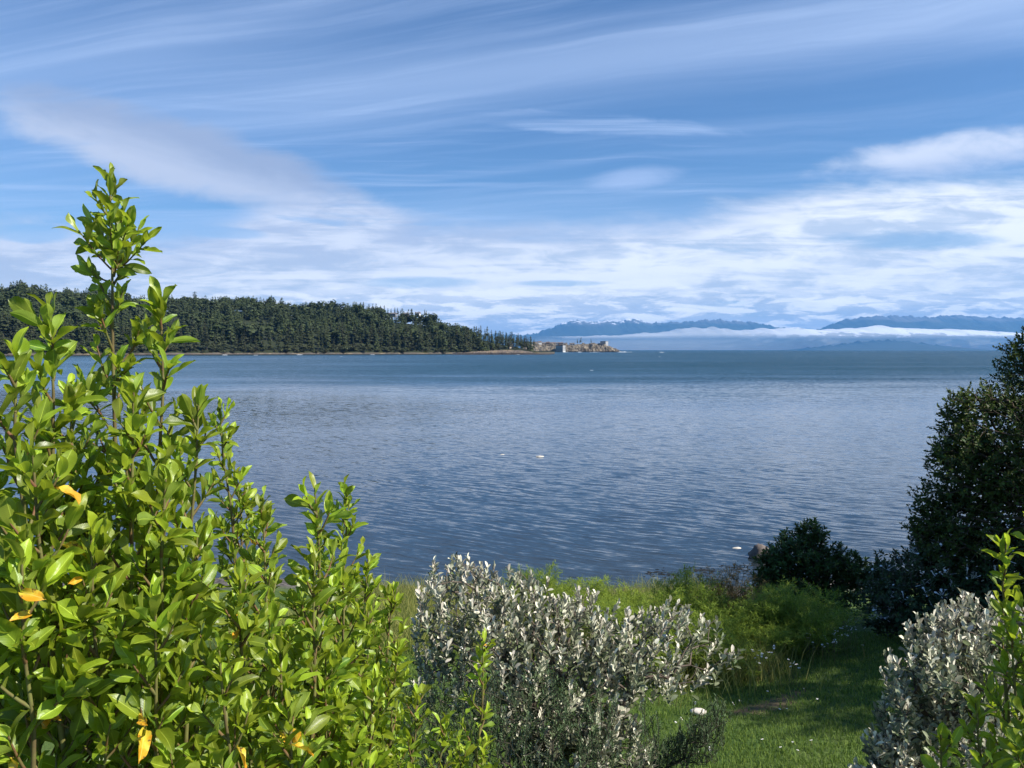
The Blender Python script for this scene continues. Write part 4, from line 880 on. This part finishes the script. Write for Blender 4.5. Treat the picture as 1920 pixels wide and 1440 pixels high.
ridge_land('rocky_point', [(850, 662), (880, 659), (905, 657.5), (930, 656), (955, 654.5), (975, 656), (992, 659), (1005, 661.5), (1030, 662.6), (1034, 664)], 1010, 26, point_mat('point_rock', (.12, .10, .085), (.19, .145, .10), (.045, .038, .035), 2.4), 'low brown rocky point running out from the wooded shore', seed=2)
HD = 2150
M_CLIFF = point_mat('cliff_rock', (.11, .095, .075), (.24, .20, .145), (.045, .04, .037), 3.0)
ridge_land('headland', [(980, 645), (1000, 645), (1020, 646), (1045, 647), (1075, 647), (1100, 645), (1125, 645), (1138, 647), (1143, 650), (1150, 654), (1158, 657.4), (1166, 660)], HD, 60, M_CLIFF, 'rocky headland with cliffs and buildings beyond the wooded point', sharp=3.2, rough=1.3, seed=4)
def hp(q, y_, dv=0.0): return ((q - 960) / F * HD, HD + dv, CAMZ + (656 - y_) / F * HD)
hs = [(1003, 645, 14, 'tan', M_ROOFR), (1012, 644, 12, 'white', M_ROOFR), (1020, 646, 16, 'tan', M_ROOF), (1027, 645, 12, 'brown', M_ROOFR), (1036, 646, 18, 'tan', M_ROOFR), (1045, 646, 12, 'grey', M_ROOF), (1052, 646, 14, 'brown', M_ROOFR), (1060, 647, 12, 'tan', M_ROOF), (1073, 647, 16, 'grey', M_ROOF), (1009, 650, 12, 'white', M_ROOF)]
hl = ['tan house with brown roof beside the last conifers of the headland', 'white house with brown roof, second out from the conifers', 'wide tan house with grey roof above the low cliff', 'small brown house beside the wide grey roofed one', 'widest tan house under a long brown roof', 'small grey house above the apartment block', 'brown house behind the apartment block', 'tan house with grey roof at the cliff top beside the apartment block', 'wide grey house last in the row before the bare cliff', 'white house lowest on the slope below the other roofs']
for (q, y_, w, wl, rf), lb in zip(hs, hl): house(hp(q, y_ + .5, -12 if y_ > 649 else rng.uniform(-8, 10)), w * .8, 9, 4.5, 2.6, R(rng.uniform(-25, 25)), wl, rf, lb, 'houses on the headland', 2)
def apartment(p, w, dp, floors, fh, rz, wall, side, label, cols):
    e = empty('apartment_building', p, label, 'building'); e.rotation_euler.z = rz; H = floors * fh
    m_ = MB(); m_.box(-w / 2, w / 2, -dp / 2, dp / 2, -6, H); obj('wall', m_.mesh('apartment_wall', [M_WALLS[wall]]), e)
    m_ = MB(); m_.box(w / 2 + .004, w / 2 + .5, -dp / 2 - .3, dp / 2 + .3, -3, H + .3); obj('side_wall', m_.mesh('apartment_side', [M_WALLS[side]]), e)
    m_ = MB(); m_.box(-w / 2 - .5, w / 2 + .7, -dp / 2 - .7, dp / 2 + .5, H + .304, H + 1.0); obj('roof', m_.mesh('apartment_roof', [M_ROOF]), e)
    for fl_ in range(floors):
        m_ = MB(); m_.box(-w / 2, w / 2, -dp / 2 - 1.3, -dp / 2 - .01, fl_ * fh, fl_ * fh + .35); m_.box(-w / 2, w / 2, -dp / 2 - 1.3, -dp / 2 - 1.2, fl_ * fh + .36, fl_ * fh + 1.2); obj('balcony', m_.mesh('balcony', [M_WALLS['white' if side == 'white' else 'grey']]), e)
        for c in range(cols):
            a = -w / 2 + w * (c + .5) / cols; m_ = MB(); m_.box(a - w / cols * .36, a + w / cols * .36, -dp / 2 - .08, -dp / 2 + .02, fl_ * fh + .6, fl_ * fh + fh * .85); obj('window', m_.mesh('apartment_window', [M_GLASS]), e)
            m2 = MB(); m2.box(w / 2 + .46, w / 2 + .56, -dp / 2 + dp * (c + .06) / cols, -dp / 2 + dp * (c + .94) / cols, fl_ * fh + .9, fl_ * fh + fh * .8); obj('window', m2.mesh('apartment_window', [M_GLASS]), e)
apartment(hp(1048, 659, -64), 23, 11, 5, 3.1, R(-38), 'dark', 'white', 'dark stepped apartment block with a bright white end wall at the foot of the headland', 5)
apartment(hp(1131, 649.5, -18), 17, 12, 4, 3.2, R(-38), 'dark', 'white', 'flat roofed dark building on the cliff edge at the tip of the headland', 4)
for q, h, k, lb in ((1083, 16, 5, 'lone wind bent tree on the bare cliff, shorter of the leaning two'), (1087, 20, 7, 'taller of the two lone trees close together on the cliff top'), (1109, 16, 3, 'single flat topped tree nearest to the cliff edge building')):
    e = empty('conifer', hp(q, 645.5, 0), lb, 'conifer', 'lone trees on the headland'); e.scale = (h * .9, h * .9, h); e.rotation_euler = (R(8), R(10), k); obj('crown', CM[k], e); obj('trunk', TRUNK, e)
for i in range(14):
    q = 978 + i * 2.0; h = rng.uniform(14, 24); e = empty('conifer', (*hp(q, 654, -20)[:2], 8.0), 'dark conifer in the clump where the headland meets the point', 'conifer', 'conifers at the neck of the headland'); e.scale = (h, h, h * 1.2); e.rotation_euler.z = i; obj('crown', CM[i % 8], e); obj('trunk', TRUNK, e)
m_ = MB()                                            # surf and whitecaps
for q, D, w in [(1062, 2080, 6), (1087, 2075, 9), (1163, 2090, 14), (1180, 2080, 6), (1112, 2040, 6), (1120, 2030, 5), (972, 985, 3), (905, 990, 2), (1240, 1900, 7), (1237, 700, 1.2), (1110, 230, .5), (700, 960, 3), (560, 940, 4), (420, 900, 4), (640, 700, .9), (480, 890, 3)]:
    for j in range(7):
        c = np.array([(q - 960) / F * D + rng.normal(0, w * .4), D + rng.normal(0, w * .5), .05]); a = np.arange(7) * .9; rr = w * rng.uniform(.12, .35)
        m_.raw(np.concatenate([[c + [0, 0, rr * .28]], c + rr * np.c_[np.cos(a) * 1.8, np.sin(a), 0 * a] * rng.uniform(.7, 1.2, (7, 1))]), f3=[[0, 1 + k, 1 + (k + 1) % 7] for k in range(7)])
tag(obj('sea_foam', m_.mesh('sea_foam', [M_FOAM])), 'white surf along the far rocks and scattered whitecaps', 'foam', kind='stuff')

# ------------------------------------------------------------------ mountains, fog bank, haze
def mountain_mat():
    m_, t = newmat('mountain_slopes'); pos = t.n('ShaderNodeNewGeometry').outputs['Position']; x, y, z = t.xyz(pos)
    n1 = t.noise(pos, .0006, 6, .6); n2 = t.noise(pos, .003, 5, .65); c = t.mix(n2, (.022, .034, .02), (.05, .058, .04))
    c = t.mix(t.ss(t.add(z, t.mul(n1, 900)), 1500, 1750), c, (.12, .115, .11)); snow = t.mul(t.ss(t.add(z, t.mul(t.sub(n2, .5), 1500)), 1250, 1420), t.ss(x, 7500, 5000))
    c = t.mix(snow, c, (.75, .77, .8)); out(t, pbsdf(t, c, .9, .1)); return m_
M_MT = mountain_mat()
def range_(name, prof, D, depth, label, seed):
    r = np.random.default_rng(seed); q_ = np.arange(prof[0][0], prof[-1][0], 1.5); top = np.interp(q_, [a for a, _ in prof], [b for _, b in prof]); h = CAMZ + (656 - top) / F * D ; jag = r.normal(0, 9, len(q_)) + 26 * np.sin(q_ * .21 + seed) + 20 * np.sin(q_ * .47 + 2 * seed) + 12 * np.sin(q_ * 1.1)
    rows = []; fs = np.linspace(-1, 1, 33)
    ph = r.uniform(0, 6, 6)
    for v in fs:
        g = (1 - abs(v)) ** .9; spur = 1 + .10 * min(1, 3 * (1 - g)) * fbm((q_ - 960) / F * D, D + depth * v + 0 * q_, seed + 40, 5000, 350)
        rows.append(np.stack([(q_ - 960) / F * D, np.full(len(q_), D + depth * v), h * g * spur + jag * np.exp(-abs(v) * 7) - 5], -1))
    V = np.array(rows); nq = len(q_); fi = (np.arange(32)[:, None] * nq + np.arange(nq - 1)[None]).ravel()
    tag(obj(name, mesh(name, V.reshape(-1, 3), [np.stack([fi, fi + 1, fi + nq + 1, fi + nq], -1)], [M_MT], smooth=True)), label, 'mountains', kind='structure')
range_('mountains', [(820, 640), (870, 630), (930, 626), (990, 628), (1012, 622), (1040, 612), (1056, 605), (1075, 600), (1096, 602), (1112, 604), (1130, 600.5), (1160, 602), (1178, 597), (1187, 595), (1200, 601), (1222, 606), (1262, 604), (1290, 603), (1310, 600.5), (1345, 599), (1368, 602), (1400, 603), (1422, 606), (1450, 612), (1500, 622), (1560, 632), (1640, 640), (1720, 645)], 36000, 5000, 'distant blue mountain range with traces of snow', 1)
range_('mountains', [(1470, 640), (1520, 622), (1552, 611), (1580, 600), (1622, 594), (1662, 592), (1700, 592.5), (1738, 595), (1780, 591), (1822, 594), (1862, 595), (1925, 597), (2000, 598), (2200, 604), (2500, 615)], 33000, 5000, 'long flat topped blue mountain behind the fog bank', 2)
range_('low_hills', [(1500, 655), (1560, 648), (1610, 641), (1650, 638.5), (1680, 639), (1720, 643), (1750, 648), (1800, 655)], 24000, 2500, 'low hazy hill under the fog bank', 3)
def stratus_mat():
    m_, t = newmat('stratus'); tc = t.n('ShaderNodeTexCoord').outputs['Object']; x, y, z = t.xyz(tc)
    n1 = t.noise(t.vec(t.mul(x, .0009), t.mul(y, .001), t.mul(z, .005)), 1, 6, .62)
    n3 = t.noise(t.vec(t.mul(x, .003), t.mul(y, .001), t.mul(z, .009)), 1, 5, .6)
    zz = t.add(z, t.add(t.mul(t.sub(n1, .5), 1100), t.mul(t.sub(n3, .5), 700)))
    top = t.ss(zz, -90, 130); fade = t.ss(x, -14000, -11500); thin = t.ss(x, -10500, -2500, .10, .78)
    al = t.m('MAXIMUM', t.mul(t.mul(top, thin), t.ss(t.add(n1, t.ss(x, -11000, -4000, -.12, .3)), .36, .52)), t.mul(t.ss(z, -20, -380, .36, .46), t.add(.7, t.mul(n1, .6))))  # lower alpha floor paints pale haze over the mountain bases
    al = t.mul(al, fade)
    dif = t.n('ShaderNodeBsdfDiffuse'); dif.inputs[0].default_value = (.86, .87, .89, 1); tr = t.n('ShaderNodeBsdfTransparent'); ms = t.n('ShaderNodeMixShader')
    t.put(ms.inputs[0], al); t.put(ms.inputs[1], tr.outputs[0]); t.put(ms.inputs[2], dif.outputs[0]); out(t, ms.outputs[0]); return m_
def stratus_bank(q0, q1, ytop, ybot, D, seed):  # low white cloud band, built as a translucent diffuse shell
    r = np.random.default_rng(seed); nq = 220; q_ = np.linspace(q0, q1, nq); xx = (q_ - 960) / F * D; top = np.interp(q_, [a for a, _ in ytop], [b for _, b in ytop]); cz = CAMZ + (656 - (top + ybot) / 2) / F * D; hz = (ybot - top) / 2 / F * D
    u = np.linspace(0, 2 * np.pi, 20, endpoint=False); lump = .10 * np.sin(xx * .0021 + 1) + .08 * np.sin(xx * .0047) + .06 * np.sin(xx * .011 + 2) + r.normal(0, .02, nq)
    endf = np.clip(np.minimum(np.arange(nq), np.arange(nq)[::-1]) / 12, .02, 1) ** .5
    c0 = np.array([xx.mean(), D, cz.mean()])
    zt = CAMZ + (656 - top) / F * D + hz * lump * 1.3 + hz * .10 * np.sin(xx * .023 + 2 * np.sin(xx * .004)) + r.normal(0, 8, nq); zc = CAMZ + (656 - ybot) / F * D + 120
    su = np.sin(u)[None]; Z = np.where(su > 0, zc + (zt - zc)[:, None] * su * endf[:, None], zc + su * (zc + 10)); c0[2] = zc
    V = np.stack([np.repeat(xx[:, None], 20, 1), D + 1500 * np.cos(u)[None] * endf[:, None], Z], -1) - c0
    i = np.arange(nq - 1)[:, None] * 20; j = np.arange(20)[None]; j2 = (j + 1) % 20
    tag(obj('stratus_bank', mesh('stratus_bank', V.reshape(-1, 3), [np.stack([i + j, i + j2, i + 20 + j2, i + 20 + j], -1).reshape(-1, 4)], [stratus_mat()], smooth=True), loc=c0), 'white bank of sea fog and painted haze in front of the distant mountains', 'stratus', kind='stuff')
stratus_bank(960, 2500, [(960, 632), (1150, 630), (1230, 622), (1300, 616), (1400, 618), (1470, 617), (1560, 618), (1640, 614), (1700, 615), (1760, 619), (1830, 621), (1925, 626), (2500, 628)], 639, 27000, 1)

def haze():
    m_ = bpy.data.materials.new('haze_air'); m_.use_nodes = True; t = NT(m_.node_tree)
    v = t.n('ShaderNodeVolumePrincipled'); v.inputs['Color'].default_value = (.17, .49, 1.0, 1); v.inputs['Density'].default_value = 2.8e-5; v.inputs['Anisotropy'].default_value = 0.1
    t.put(t.n('ShaderNodeOutputMaterial').inputs['Volume'], v.outputs[0])
    b = MB(); b.box(-100000, 100000, -800, 45000, -8, 1560); tag(obj('haze', b.mesh('haze', [m_])), 'thin blue air haze over the whole strait', 'haze', kind='stuff')
haze()
